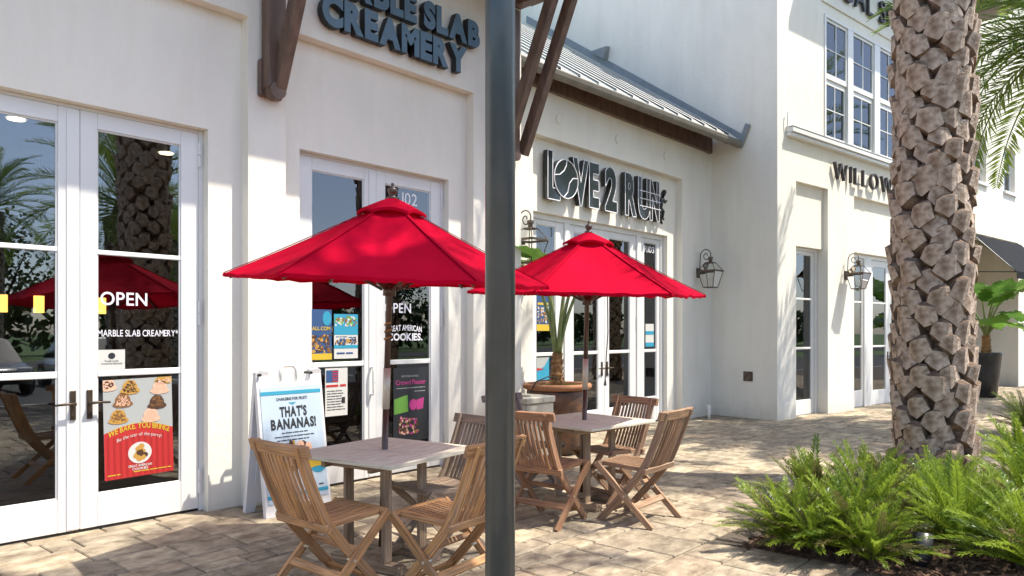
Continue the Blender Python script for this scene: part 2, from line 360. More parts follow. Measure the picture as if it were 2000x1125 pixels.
M['trunk_core'] = mat('palm_fibre', (.035, .022, .015), (.085, .055, .036), rough=.95, scale=18, bump=.8, bscale=40)
M['frond'] = mat_leaf('palm_leaflet', (.075, .16, .02), (.25, .34, .05), .45, 1.2, .38)
M['frond_dry'] = mat_leaf('palm_leaflet_dry', (.20, .16, .04), (.30, .22, .07), .3, 2)
M['coontie'] = mat_leaf('coontie_leaflet', (.07, .14, .010), (.29, .385, .028), .44, 2.2, .35)
M['coontie_dark'] = mat_leaf('coontie_leaflet_dark', (.05, .065, .018), (.15, .135, .035), .3, 3)
M['rachis'] = mat('frond_stalk', (.16, .17, .045), (.24, .2, .07), rough=.5, scale=8)
M['ear'] = mat_leaf('broad_leaf', (.055, .15, .015), (.14, .27, .035), .35, 3, .3)
M['stalk'] = mat('leaf_stalk', (.14, .19, .05), (.25, .27, .09), rough=.45, scale=9)
M['fibre'] = mat('orange_fibre', (.22, .12, .055), (.42, .22, .08), rough=.9, scale=25, bump=.7, bscale=50)
M['terracotta'] = mat('terracotta_rim', (.30, .125, .055), (.40, .18, .08), rough=.75, scale=9, bump=.2)
M['rust_pot'] = mat('rust_glaze', (.035, .023, .018), (.19, .085, .042), rough=.45, scale=5.5, detail=9, bump=.25)
M['pot_black'] = mat('black_glaze', (.018, .018, .02), (.04, .04, .042), rough=.25, scale=3)
M['mulch'] = mat('bark_mulch', (.075, .04, .022), (.19, .105, .06), rough=.95, scale=30, bump=1, bscale=45)
M['moss'] = mat_leaf('ground_leaf', (.10, .2, .02), (.2, .3, .05), .3)
M['asphalt'] = mat('asphalt', (.045, .045, .046), (.065, .064, .062), rough=.9, scale=8, bump=.3, bscale=120)
M['grass'] = mat('lawn', (.05, .10, .018), (.09, .15, .03), rough=.9, scale=3, bump=.8, bscale=60)
M['line'] = mat('road_paint', (.7, .7, .68), rough=.7)
M['concrete'] = mat('kerb_concrete', (.42, .40, .37), (.5, .48, .44), rough=.85, scale=5)
M['paper'] = mat('sign_sheet', (.43, .53, .62), (.49, .58, .66), rough=.5, scale=2)
M['plastic'] = mat('white_plastic', (.68, .67, .66), (.74, .74, .73), rough=.4, scale=3)
def ink(name, c, r=.6):
    if name not in M: M[name] = mat(name, c, rough=r)
    return M[name]
ink('ink_dark', (.02, .022, .025)); ink('ink_blue', (.03, .29, .43)); ink('ink_red', (.48, .022, .02)); ink('ink_red2', (.38, .014, .014)); ink('ink_yellow', (.62, .42, .03))
ink('ink_grey', (.40, .41, .39)); ink('ink_brown', (.22, .1, .03)); ink('ink_gold', (.5, .27, .05)); ink('ink_white', (.62, .6, .55)); ink('ink_pink', (.45, .04, .2)); ink('ink_green', (.15, .36, .05)); ink('ink_navy', (.03, .08, .2)); ink('ink_pale', (.75, .45, .3)); ink('ink_choc', (.07, .03, .015))
# canvas: woven, lets some sun through
m, nt, N, L, B = new_mat('red_canvas'); B.inputs['Roughness'].default_value = .85; B.inputs['Specular IOR Level'].default_value = .06
tc = N.new('ShaderNodeTexCoord'); nz = N.new('ShaderNodeTexNoise'); nz.inputs['Scale'].default_value = 3; nz.inputs['Detail'].default_value = 5; L.new(tc.outputs['Object'], nz.inputs[0])
cr = N.new('ShaderNodeValToRGB'); cr.color_ramp.elements[0].position = .3; cr.color_ramp.elements[1].position = .7; cr.color_ramp.elements[0].color = (.50, .0015, .022, 1); cr.color_ramp.elements[1].color = (.60, .002, .03, 1); L.new(nz.outputs[0], cr.inputs[0]); L.new(cr.outputs[0], B.inputs['Base Color'])
wv = N.new('ShaderNodeTexNoise'); wv.inputs['Scale'].default_value = 300; L.new(tc.outputs['Object'], wv.inputs[0])
bp = N.new('ShaderNodeBump'); bp.inputs['Strength'].default_value = .12; bp.inputs['Distance'].default_value = .002; L.new(wv.outputs[0], bp.inputs['Height'])
n7 = N.new('ShaderNodeTexNoise'); n7.inputs['Scale'].default_value = 5; n7.inputs['Detail'].default_value = 2; L.new(tc.outputs['Object'], n7.inputs[0])
b7 = N.new('ShaderNodeBump'); b7.inputs['Strength'].default_value = .35; b7.inputs['Distance'].default_value = .03; L.new(n7.outputs[0], b7.inputs['Height']); L.new(bp.outputs[0], b7.inputs['Normal']); L.new(b7.outputs[0], B.inputs['Normal'])
tr = N.new('ShaderNodeBsdfTranslucent'); tr.inputs[0].default_value = (.5, .003, .02, 1); x = N.new('ShaderNodeMixShader'); x.inputs[0].default_value = .26
L.new(B.outputs[0], x.inputs[1]); L.new(tr.outputs[0], x.inputs[2]); L.new(x.outputs[0], N['Material Output'].inputs[0]); M['canvas'] = m

# ------------------------------------------------------------------ the ground
WA = R(-8.04); WC = Vector((12.344, 5.006, 0)); WD = Vector((math.cos(WA), math.sin(WA), 0)); WN = Vector((-math.sin(WA), math.cos(WA), 0))
FW = Vector((math.cos(R(YAW)), math.sin(R(YAW)), 0)); RT = Vector((math.sin(R(YAW)), -math.cos(R(YAW)), 0))
g = MB(); g.add([(-600, -600, -.16), (600, -600, -.16), (600, 600, -.16), (-600, 600, -.16)], [(0, 1, 2, 3)])
prop(g.build('ground', M['grass'], recalc=False), kind='structure')
g = MB(); g.box(-40, 70, -17, -5.5, -.15, -.12); prop(g.build('parking_lot', M['asphalt']), kind='structure')
g = MB(); g.box(-60, 90, -34, -26, -.15, -.12); prop(g.build('road', M['asphalt']), kind='structure')
g = MB()
for i in range(12): x_ = -14 + i * 2.8; g.box(x_, x_ + .1, -14, -9.2, -.118, -.116)
prop(g.build('parking_lines', M['line']), kind='structure')
g = MB(); g.box(-40, 70, -5.5, -5.35, -.15, .0); prop(g.build('kerb', M['concrete']), kind='structure')
BED = (4.98, 9.7, -1.6, 2.30)      # planting bed cut out of the paving
pave = MB()
for (a, b, c_, d_) in ((-30, BED[0], -5.35, 13), (BED[0], BED[1], BED[3], 13), (BED[0], BED[1], -5.35, BED[2]), (BED[1], 60, -5.35, 13)):
    pave.add([(a, c_, -.016), (b, c_, -.016), (b, d_, -.016), (a, d_, -.016)], [(0, 1, 2, 3)])
pave = prop(pave.build('pavement', M['sand'], recalc=False), kind='structure')
rnd = random.Random(5)
cells = []; y = -3.2; k = 0
while y < 6.6:
    hgt = (.3, .2, .3, .3, .2, .4)[rnd.randrange(6)]; xx = -3 - rnd.random() * .4
    while xx < 24:
        ln = rnd.choice((.2, .3, .3, .4, .4, .5)); 
        if hgt == .4: ln = rnd.choice((.4, .4, .5))
        cx, cy = xx + ln / 2, y + hgt / 2
        if not (BED[0] - .06 < cx < BED[1] + .06 and BED[2] - .1 < cy < BED[3] + .06): cells.append((xx, y, ln, hgt))
        xx += ln
    y += hgt
def vis(cx, cy):
    p = Vector((cx, cy, 0)); f = p.dot(FW)
    if f < 1: return None
    u = 1000 + 1450 * p.dot(RT) / f; v = 649 + 2175 / f
    return f if (-60 < u < 2060 and v < 1180) else None
near = []; far = []
for c in cells:
    f = vis(c[0] + c[2] / 2, c[1] + c[3] / 2)
    (near if f and c[1] < 6.1 else far).append((f or 99, c))
near.sort(key=lambda t: t[0] - .8 * (t[1][2] * t[1][3]) * 10); far += near[300:]; near = near[:300]
pm = {}
for f, (xx, y, ln, hgt) in near:
    if (ln, hgt) not in pm:
        b = MB(); b.obox((0, 0, -.03), (1, 0, 0), (0, 1, 0), (0, 0, 1), ln / 2 - .005, hgt / 2 - .005, .03, .007); pm[(ln, hgt)] = b.mesh('paver', M['paver'])
    link_mesh('paver', pm[(ln, hgt)], pave, (xx + ln / 2, y + hgt / 2, rnd.uniform(-.003, .0015)), (rnd.uniform(-.004, .004), rnd.uniform(-.004, .004), rnd.uniform(-.004, .004)))
b = MB()
for f, (xx, y, ln, hgt) in far:
    z = rnd.uniform(-.002, .001); x0, x1, y0, y1 = xx + .005, xx + ln - .005, y + .005, y + hgt - .005; c = .006
    b.add([(x0, y0, -.02), (x1, y0, -.02), (x1, y1, -.02), (x0, y1, -.02), (x0 + c, y0 + c, z), (x1 - c, y0 + c, z), (x1 - c, y1 - c, z), (x0 + c, y1 - c, z)],
          [(4, 5, 6, 7), (0, 1, 5, 4), (1, 2, 6, 5), (2, 3, 7, 6), (3, 0, 4, 7)])
prop(b.build('far_pavers', M['paver_far'], pave, recalc=False), kind='stuff')
# the planting bed with bark mulch
b = MB(); n = 46; mm = 40
vs = []; fs = []
for j in range(mm + 1):
    for i in range(n + 1):
        px_, py_ = BED[0] + (BED[1] - BED[0]) * i / n, BED[2] + (BED[3] - BED[2]) * j / mm
        ed = min(i, n - i, j, mm - j)
        vs.append((px_, py_, -.02 + (0 if ed == 0 else min(ed, 4) * .02) + .03 * noise.noise((px_ * 2, py_ * 2, 0)) * (ed > 0)))
fs = [(j * (n + 1) + i, j * (n + 1) + i + 1, (j + 1) * (n + 1) + i + 1, (j + 1) * (n + 1) + i) for j in range(mm) for i in range(n)]
b.add(vs, fs); prop(b.build('mulch_bed', M['mulch'], smooth=True, recalc=False), kind='structure')
b = MB()
for i in range(3200):
    px_, py_ = rnd.uniform(BED[0] + .02, 6.6), rnd.uniform(-.2, BED[3] - .03); a = rnd.random() * 6.28; l_, w_ = rnd.uniform(.015, .05), rnd.uniform(.005, .014)
    z = .055 + rnd.uniform(-.015, .03); t = rnd.uniform(-.02, .02); ca, sa = math.cos(a), math.sin(a)
    ed = min(px_ - BED[0], BED[3] - py_); z -= max(0, .07 - ed * .35)
    b.add([(px_ + ca * l_ - sa * w_, py_ + sa * l_ + ca * w_, z + t), (px_ - ca * l_ - sa * w_, py_ - sa * l_ + ca * w_, z - t), (px_ - ca * l_ + sa * w_, py_ - sa * l_ - ca * w_, z - t + .006), (px_ + ca * l_ + sa * w_, py_ + sa * l_ - ca * w_, z + t + .006)], [(0, 1, 2, 3)])
prop(b.build('bark_chips', M['mulch'], recalc=False), 'loose brown bark chips covering the planting bed', 'mulch', kind='stuff')
# leaf litter blown onto the paving
b = MB()
for i in range(220):
    px_, py_ = rnd.uniform(2, 12), rnd.uniform(2.6, 5.8); a = rnd.random() * 6.28; l_, w_ = rnd.uniform(.008, .03), rnd.uniform(.003, .006); ca, sa = math.cos(a), math.sin(a)
    b.add([(px_ + ca * l_, py_ + sa * l_, .004), (px_ - sa * w_, py_ + ca * w_, .008), (px_ - ca * l_, py_ - sa * l_, .004), (px_ + sa * w_, py_ - ca * w_, .006)], [(0, 1, 2, 3)])
prop(b.build('leaf_litter', M['frond_dry'], recalc=False), 'scraps of dry leaf scattered over the paving', 'leaf litter', kind='stuff')

# ------------------------------------------------------------------ doors and windows
def leaf(parent, x0, x1, z0, z1, y, sl, sr, top, bot, bars, gm, world=True, th=.045, name='door'):
    """glazed leaf: stiles, rails and bars in one frame mesh; each pane a sub-part"""
    b = MB(); c = .004
    b.cbox(x0, x0 + sl, y, y + th, z0, z1, c); b.cbox(x1 - sr, x1, y, y + th, z0, z1, c)
    b.cbox(x0 + sl, x1 - sr, y + .0015, y + th - .001, z1 - top, z1, c); b.cbox(x0 + sl, x1 - sr, y + .0015, y + th - .001, z0, z0 + bot, c)
    for (a, d) in bars: b.cbox(x0 + sl, x1 - sr, y + .004, y + .034, a, d, .005)
    gx0, gx1, gz0, gz1 = x0 + sl, x1 - sr, z0 + bot, z1 - top; e = .012     # glazing beads
    for (p, q, r_, s_) in ((gx0, gx0 + e, gz0, gz1), (gx1 - e, gx1, gz0, gz1), (gx0 + e, gx1 - e, gz0, gz0 + e), (gx0 + e, gx1 - e, gz1 - e, gz1)): b.cbox(p, q, y + .012, y + .03, r_, s_, .003)
    o = b.build(name, M['white'], parent, world=world)
    zz = [gz0] + [k for ab in sorted(bars) for k in ab] + [gz1]
    for i in range(0, len(zz), 2):
        p = MB(); p.box(gx0 + .003, gx1 - .003, y + .018, y + .023, zz[i], zz[i + 1]); p.build('pane', gm, o)
    return o
def lever(door, x, y, z, sgn):
    b = MB(); b.cbox(x - .02, x + .02, y - .012, y, z - .11, z + .11, .006); b.build('handle_plate', M['bronze'], door)
    b = MB(); b.tube([(x, y - .01, z + .01), (x, y - .055, z + .012)], .011, 10); b.tube([(x - sgn * .008, y - .055, z + .012), (x + sgn * .05, y - .058, z + .016), (x + sgn * .13, y - .05, z + .011)], [.011, .0095, .008], 10); b.build('handle', M['bronze'], door, smooth=True)
    b = MB(); b.tube([(x, y - .02, z - .07), (x, y - .003, z - .07)], .012, 10); b.build('lock_cylinder', M['bronze'], door)
def hinge(door, x, y, z):
    b = MB(); b.tube([(x, y, z - .1), (x, y, z - .004)], .013, 8); b.tube([(x, y, z + .004), (x, y, z + .1)], .013, 8); b.build('hinge', M['steel'] if False else M['white'], door, smooth=False)

# ------------------------------------------------------------------ the ice cream shop (nearest building)
PY, BY, DY = 5.92, 6.04, 6.126
shop = thing('shop_building', 'nearest cream stucco shop with two pairs of tall white glazed doors', 'shop', (2, 6.4, 0))
b = MB(); BAYS = ((.78, 3.24, 1.045, 2.945), (3.60, 5.98, 3.817, 5.707))
for (a, d) in ((-4, .78), (3.24, 3.60), (5.98, 6.80)): b.box(a, d, PY, 6.5, -.03, 4.21)
b.box(-4, 6.80, PY, 6.5, 4.21, 7.4); b.box(6.5, 6.80, 6.5, 14, -.03, 7.4)
for (a, d, p, q) in BAYS:
    b.box(a, p, BY, 6.498, -.03, 4.21); b.box(q, d, BY, 6.498, -.03, 4.21); b.box(p, q, BY, 6.498, 3.2, 4.21)
b.build('wall', M['stucco'], shop, world=True)
b = MB(); b.box(-4, 7.0, 4.84, 5.92, 5.52, 5.66); b.box(-4, 7.0, 4.80, 4.84, 5.45, 5.72); b.build('eave', M['brown'], shop, world=True)
b = MB(); b.add([(-4, 4.72, 5.72), (7.05, 4.72, 5.72), (7.05, 9, 7.9), (-4, 9, 7.9)], [(0, 1, 2, 3)]); b.build('roof', M['galv'], shop, world=True, recalc=False)
b = MB(); b.box(-4, 6.5, 6.5, 12, -.02, .0); b.build('inside_floor', M['floor_in'], shop, world=True)
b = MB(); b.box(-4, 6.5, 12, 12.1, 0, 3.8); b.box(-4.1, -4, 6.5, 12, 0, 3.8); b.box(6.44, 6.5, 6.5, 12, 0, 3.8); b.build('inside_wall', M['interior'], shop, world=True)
b = MB(); b.box(-4, 6.5, 6.5, 12, 3.6, 3.7); b.build('inside_ceiling', M['interior2'], shop, world=True)
b = MB(); b.cbox(2.6, 6.2, 9.6, 10.2, 0, 1.1, .01); b.build('counter', M['interior2'], shop, world=True)
BARS = [(1.16, 1.21), (2.094, 2.13)]
doors = []
for (xc, xl, xr) in ((1.995, 1.045, 2.945), (4.762, 3.817, 5.707)):
    f = MB(); f.cbox(xl, xl + .04, DY + .002, DY + .10, 0, 3.2, .003); f.cbox(xr - .04, xr, DY + .002, DY + .10, 0, 3.2, .003); f.cbox(xl + .04, xr - .04, DY + .004, DY + .1, 3.172, 3.2, .003)
    f.build('door_frame', M['white'], shop, world=True)
    t = MB(); t.box(xl, xr, DY + .01, DY + .12, -.015, .012); t.build('threshold', M['black'], shop, world=True)
    a = leaf(shop, xl + .042, xc - .002, .02, 3.17, DY, .145, .144, .122, .245, BARS, M['glass'])
    c = leaf(shop, xc + .002, xr - .042, .02, 3.17, DY, .12, .147, .122, .245, BARS, M['glass'])
    s_ = MB(); s_.cbox(xc - .09, xc - .003, DY - .008, DY - .0005, .03, 3.16, .003); s_.build('astragal', M['white'], a)
    for z in (.25, 1.66, 2.99): hinge(c, xr - .036, DY - .006, z); hinge(a, xl + .036, DY - .006, z)
    doors.append((a, c))
lever(doors[0][0], 1.945, DY - .008, .955, -1); lever(doors[0][1], 2.062, DY, .955, 1)
b = MB(); x = 4.705; y = DY - .001
b.cbox(x - .028, x + .05, y - .004, y, .845, 1.165, .003); b.tube([(x - .012, y, 1.14), (x - .014, y - .05, 1.145), (x - .016, y - .055, 1.1), (x - .016, y - .055, .91), (x - .014, y - .05, .865), (x - .012, y, .87)], .011, 8)
b.build('handle', M['white'], doors[1][0], smooth=False)
b = MB(); b.tube([(x + .022, y - .014, .985), (x + .022, y, .985)], .013, 10); b.build('lock_cylinder', M['bronze'], doors[1][0])
GY = DY + .0165   # printed on the panes
prints('lettering', M['decal'], doors[0][1], lambda b: flat_text(b, 'OPEN', 2.145, 2.493, 1.712, .098, GY, .012, .14), lambda b: flat_text(b, 'MARBLE SLAB CREAMERY*', 2.126, 2.74, 1.468, .05, GY, .006, .1))
prints('lettering', M['decal'], doors[1][1], lambda b: flat_text(b, '102', 5.125, 5.335, 2.868, .125, GY, .004, .12), lambda b: flat_text(b, 'OPEN', 4.886, 5.247, 1.708, .098, GY, .012, .14),
       lambda b: flat_text(b, 'GREAT AMERICAN', 4.93, 5.40, 1.50, .058, GY, .02, .06, arc=.02), lambda b: flat_text(b, 'COOKIES.', 4.93, 5.41, 1.415, .07, GY, .035, .06))
# brown timber eave brackets
def bracket(xb, braces, label):
    t = thing('eave_bracket', label, 'bracket', (xb, PY, 3.5), group='timber eave brackets')
    b = MB(); b.cbox(-.11, .11, -.055, 0, .04, .36, .018); b.build('wall_block', M['brown'], t)
    b = MB(); b.cbox(-.085, .085, -.15, -.03, .10, 1.80, .008); b.build('post', M['brown'], t)
    for dx in braces:
        b = MB(); b.beam((dx, -.11, .12), (dx, -.96, 2.05), .10, .13, (1, 0, 0), .008); b.build('brace', M['brown'], t)
    b = MB(); b.tube([(0, -.06, .085), (0, -.17, .085)], .075, 14); b.build('knob', M['brown'], t)
    b = MB(); b.cbox(-.07, .07, -1.02, -.151, 1.80, 1.94, .006); b.build('top_beam', M['brown'], t)
bracket(3.43, (.03,), 'brown timber eave bracket between the two pairs of shop doors')
bracket(6.53, (-.13, .17), 'brown double-braced timber bracket partly hidden by the dark round post')

# raised shop-name letters
def sign(name, label, lines, loc, rz, face, side, depth, offset, gap=.1, split=True):
    t = thing(name, label, 'sign', loc, rz)
    for (text, x0, x1, z0, cap) in lines:
        for c, vs, fs in layout(text, x0, x1, z0, cap, offset, gap):
            b = MB(); solid_char(b, vs, fs, -depth, 0); o = b.build('letter', side, t)
            if face:
                q = MB(); q.add([(x, -depth - .0025, z) for x, z in vs], fs); q.build('letter_face', face, o, recalc=False)
    return t
sign('shop_sign', 'dark blue raised letters reading MARBLE SLAB CREAMERY above the second pair of doors', [('MARBLE SLAB', -1.13, 1.13, 4.70, .245), ('CREAMERY', -.94, .93, 4.36, .245)], (4.855, PY - .02, 0), 0, M['sign_dark'], M['sign_side'], .075, .065, .06)

# ------------------------------------------------------------------ the middle shop with the metal roof
LP, LB, LD = 6.30, 6.42, 6.52
mid = thing('low_shop_building', 'low cream stucco shop under a grey metal roof', 'shop', (9, 6.4, 0))
b = MB()
b.box(6.802, 7.47, LP, 6.9, -.03, 4.13); b.box(11.44, 12.6, LP, 6.9, -.03, 4.13); b.box(6.802, 12.6, LP, 6.9, 4.13, 4.96)
b.box(7.47, 7.62, LB, 6.898, -.03, 4.13); b.box(11.15, 11.44, LB, 6.898, -.03, 4.13); b.box(7.62, 11.15, LB, 6.898, 3.135, 4.13)
b.build('wall', M['stucco'], mid, world=True)
b = MB(); b.box(6.8, 12.4, 6.9, 11.5, -.02, 0); b.build('inside_floor', M['floor_in'], mid, world=True)
b = MB(); b.box(6.8, 12.4, 11.5, 11.6, 0, 3.8); b.box(12.3, 12.4, 6.9, 11.5, 0, 3.8); b.build('inside_wall', M['interior2'], mid, world=True)
b = MB(); b.box(6.8, 12.4, 6.9, 11.5, 3.4, 3.5); b.build('inside_ceiling', M['interior2'], mid, world=True)
for x in (8.02, 9.46, 10.88):
    b = MB(); b.tube([(x, LP - .022, 4.42), (x, LP, 4.42)], .066, 20); b.build('wall_disc', M['stucco'], mid, world=True)
f = MB()
for (p, q) in ((7.62, 7.70), (8.42, 8.53), (10.33, 10.46), (11.07, 11.15)): f.cbox(p, q, LD - .02, LD + .1, 0, 3.1, .004)
f.cbox(7.62, 11.15, LD - .022, LD + .102, 3.06, 3.134, .004); f.build('door_frame', M['white'], mid, world=True)
t = MB(); t.box(7.62, 11.15, LD - .03, LD + .11, -.015, .012); t.build('threshold', M['black'], mid, world=True)
MBARS = [(1.17, 1.22), (2.085, 2.12)]
sdl = leaf(mid, 7.702, 8.418, .02, 3.058, LD, .11, .19, .07, .40, MBARS, M['glass'], name='sidelight'); sdr = leaf(mid, 10.462, 11.068, .02, 3.058, LD, .12, .10, .07, .40, MBARS, M['glass'], name='sidelight')
dl = leaf(mid, 8.532, 9.43, .02, 3.058, LD, .125, .16, .1, .30, MBARS, M['glass']); dr = leaf(mid, 9.434, 10.328, .02, 3.058, LD, .13, .18, .1, .30, MBARS, M['glass'])
lever(dl, 9.36, LD, .94, -1); lever(dr, 9.50, LD, .94, 1)
for z in (.3, 1.66, 2.85): hinge(dr, 10.335, LD - .012, z); hinge(dl, 8.525, LD - .012, z)
b = MB(); flat_text(b, 'R103', 10.60, 10.92, 2.83, .10, LD + .0165, .004, .1); b.build('lettering', M['decal'], sdr, recalc=False)
# eave: frieze, rafter tails, soffit, gutter
EA, EB = Vector((6.82, 5.99, 4.84)), Vector((12.40, 5.70, 4.805)); ED = EB - EA
b = MB(); b.cbox(6.802, 12.45, LP - .06, LP - .001, 4.735, 5.06, .006); b.build('frieze_board', M['brown'], mid, world=True)
for i in range(10):
    p = EA + ED * ((i + .5) / 10); b = MB(); b.beam((p.x, p.y + .07, p.z + .01), (p.x, LP + .1, p.z + .01 + (LP + .03 - p.y) * .62), .07, .11, (1, 0, 0), .01); b.build('rafter_tail', M['brown'], mid, world=True)
b = MB(); b.add([EA + Vector((0, .06, .075)), EB + Vector((0, .06, .075)), Vector((12.4, LP + .3, EB.z + .5)), Vector((6.82, LP + .3, EA.z + .47))], [(0, 1, 2, 3)]); b.build('soffit', M['brown'], mid, world=True, recalc=False)
prof = [(-.055, .045), (-.062, .03), (-.05, -.02), (-.03, -.05), (.03, -.055), (.055, -.05), (.055, .045), (.045, .045), (.045, -.03), (-.02, -.03), (-.045, .02), (-.048, .045)]
b = MB(); n = len(prof)
b.add([(P.x, P.y + a, P.z + c) for P in (EA, EB + Vector((.05, 0, 0))) for a, c in prof], [(i, (i + 1) % n, n + (i + 1) % n, n + i) for i in range(n)] + [tuple(range(n)), tuple(range(2 * n - 1, n - 1, -1))]); b.build('gutter', M['gutter'], mid, world=True)
SL = .68
NP = 14
for i in range(NP):
    p = EA + ED * (i / NP); q = EA + ED * ((i + 1) / NP)
    cs = []
    for k in range(13):
        t = k / 12; base = p.lerp(q, t); rise = .055 * (1 - t) + (.014 if k % 3 == 1 else 0); cs.append(base + Vector((0, .0, .06 + rise)))
    top = [c + Vector((0, 5.9, 5.9 * SL)) for c in cs]; n = len(cs)
    b = MB(); b.add(cs + top, [(k, k + 1, n + k + 1, n + k) for k in range(n - 1)]); o = b.build('roof_panel', M['galv'], mid, world=True, recalc=False)
    e = MB(); e.add([c + Vector((0, -.002, .002)) for c in cs] + [p.lerp(q, k / 12) + Vector((0, -.002, .03)) for k in range(13)], [(k, k + 1, n + k + 1, n + k) for k in range(n - 1)]); e.build('panel_end', M['galv_edge'], o, recalc=False)
def wpt(s, t, z): return WC + WD * s + WN * t + Vector((0, 0, z))
b = MB()   # flashing climbing the tall wall
a0, a1 = (.66, 4.83), (6.4, 4.83 + 5.74 * .685)
for k in range(1):
    P = [wpt(-.004, a0[0], a0[1]), wpt(-.004, a1[0], a1[1]), wpt(-.004, a1[0], a1[1] + .17), wpt(-.004, a0[0], a0[1] + .15)]
    Q = [wpt(-.03, a0[0], a0[1]), wpt(-.03, a1[0], a1[1]), wpt(-.018, a1[0], a1[1] + .17), wpt(-.018, a0[0], a0[1] + .15)]
    b.add(P + Q, [(0, 1, 2, 3), (4, 7, 6, 5), (0, 4, 5, 1), (1, 5, 6, 2), (2, 6, 7, 3), (3, 7, 4, 0)])
b.build('flashing', M['flash'], mid, world=True)
b = MB(); b.beam(wpt(-.05, .70, 4.74), wpt(-.03, .54, 5.13), .03, .10, WD, .003); b.build('kickout_flashing', M['flash'], mid, world=True)
b = MB(); z0 = 4.83 + (3.95 - .66) * .685 + .15
b.add([wpt(-.02, 3.85, z0 - .06), wpt(-.02, 4.25, z0 + .22), wpt(-.02, 3.78, z0 + .20), wpt(-.14, 3.85, z0 - .06), wpt(-.14, 4.25, z0 + .2), wpt(-.14, 3.78, z0 + .18)], [(0, 1, 2), (3, 5, 4), (0, 3, 4, 1), (1, 4, 5, 2), (2, 5, 3, 0)]); b.build('roof_diverter', M['flash'], mid, world=True)

# LOVE 2 RUN : black letters edged in white
t = thing('running_shop_sign', 'glossy black white-edged letters reading LOVE 2 RUN over the middle shop doors', 'sign', (9.4, LB, 0))
def edged(ch, x0, x1, zb=3.35, cap=.575, off=.05, lift=0):
    for c, vs, fs in layout(ch, x0, x1, zb, cap, off, .05):
        b = MB(); solid_char(b, vs, fs, -.115 - lift, -.035); o = b.build('letter', M['sign_black'], t); o.location = (-9.4, 0, 0)
        xs = [v[0] for v in vs]; zs = [v[1] for v in vs]
        # rim: a white line following the outline
        cnt = {}
        for f in fs:
            for i in range(len(f)):
                e = (f[i], f[(i + 1) % len(f)]); k = tuple(sorted(e)); cnt[k] = cnt.get(k, 0) + 1
        q = MB()
        for (i, j), n_ in cnt.items():
            if n_ == 1:
                A = Vector((vs[i][0], 0, vs[i][1])); Bv = Vector((vs[j][0], 0, vs[j][1])); d = Bv - A
                if d.length < 1e-5: continue
                nn = Vector((-d.z, 0, d.x)).normalized() * .0065; y = -.118 - lift; ext = d.normalized() * .004; A = A - ext; Bv = Bv + ext
                q.add([(A.x - nn.x, y, A.z - nn.z), (Bv.x - nn.x, y, Bv.z - nn.z), (Bv.x + nn.x, y, Bv.z + nn.z), (A.x + nn.x, y, A.z + nn.z)], [(0, 1, 2, 3)])
        q.build('white_edge', M['decal'], o, recalc=False)
edged('L', 7.79, 8.06); edged('V', 8.35, 8.72); edged('E', 8.74, 8.99); edged('2', 9.14, 9.46); edged('R', 9.68, 10.0); edged('U', 10.05, 10.41); edged('N', 10.40, 10.69)
b = MB(); n = 40; cx, cz, rr = 8.185, 3.625, .275
b.add([(cx + rr * math.cos(6.2832 * k / n), y, cz + rr * math.sin(6.2832 * k / n)) for y in (-.124, -.035) for k in range(n)], [tuple(range(n)), tuple(range(2 * n - 1, n - 1, -1))] + [(k, (k + 1) % n, n + (k + 1) % n, n + k) for k in range(n)]); ob = b.build('letter', M['sign_black'], t); ob.location = (-9.4, 0, 0)
b = MB(); b.tube([(cx + (rr - .007) * math.cos(6.2832 * k / 40), -.126, cz + (rr - .007) * math.sin(6.2832 * k / 40)) for k in range(41)], .0075, 5, False)
b.tube([(cx - .27, -.126, cz + .02), (cx - .15, -.126, cz + .04), (cx - .05, -.126, cz + .11), (cx + .0, -.126, cz + .19), (cx + .01, -.126, cz + .272)], .0075, 5)
b.tube([(cx - .06, -.126, cz - .265), (cx + .03, -.126, cz - .18), (cx + .07, -.126, cz - .05), (cx + .15, -.126, cz + .03), (cx + .27, -.126, cz + .045)], .0075, 5); b.build('white_edge', M['decal'], ob)
b = MB()
for k in range(3):
    z = 3.50 + k * .12; b.cbox(10.09, 10.72, -.124, -.117, z, z + .011, .001)
o = b.build('track_line', M['decal'], t); o.location = (-9.4, 0, 0)
b = MB()   # runner mark
b.tube([(10.86, -.09, 3.80), (10.88, -.09, 3.80)], .045, 12); b.lathe([(0, -.045), (.032, -.032), (.045, 0), (.032, .032), (0, .045)], 12, (10.9, -.085, 3.83))
for pts, r_ in (([(10.86, -.085, 3.76), (10.80, -.085, 3.66), (10.76, -.085, 3.54)], [.03, .045, .04]), ([(10.85, -.085, 3.73), (10.93, -.085, 3.66), (10.98, -.085, 3.70)], [.022, .02, .015]), ([(10.84, -.085, 3.73), (10.74, -.085, 3.70), (10.72, -.085, 3.62)], [.022, .02, .015]),
               ([(10.76, -.085, 3.55), (10.87, -.085, 3.50), (10.84, -.085, 3.40), (10.88, -.085, 3.37)], [.04, .032, .024, .018]), ([(10.76, -.085, 3.54), (10.74, -.085, 3.43), (10.80, -.085, 3.32), (10.83, -.085, 3.30)], [.04, .03, .024, .018])): b.tube(pts, r_, 8)
o = b.build('runner_figure', M['sign_black'], t, smooth=True); o.location = (-9.4, 0, 0)
# small fittings by the corner
t = thing('white_pipe', 'short capped white pipe standing at the wall corner', 'pipe', (11.80, 5.98, 0))
b = MB(); b.tube([(0, 0, 0), (0, 0, .21)], .024, 12); b.build('pipe', M['white'], t, smooth=True)
b = MB(); b.tube([(0, 0, .19), (0, 0, .255)], [.034, .034], 12); b.build('cap', M['white'], t)

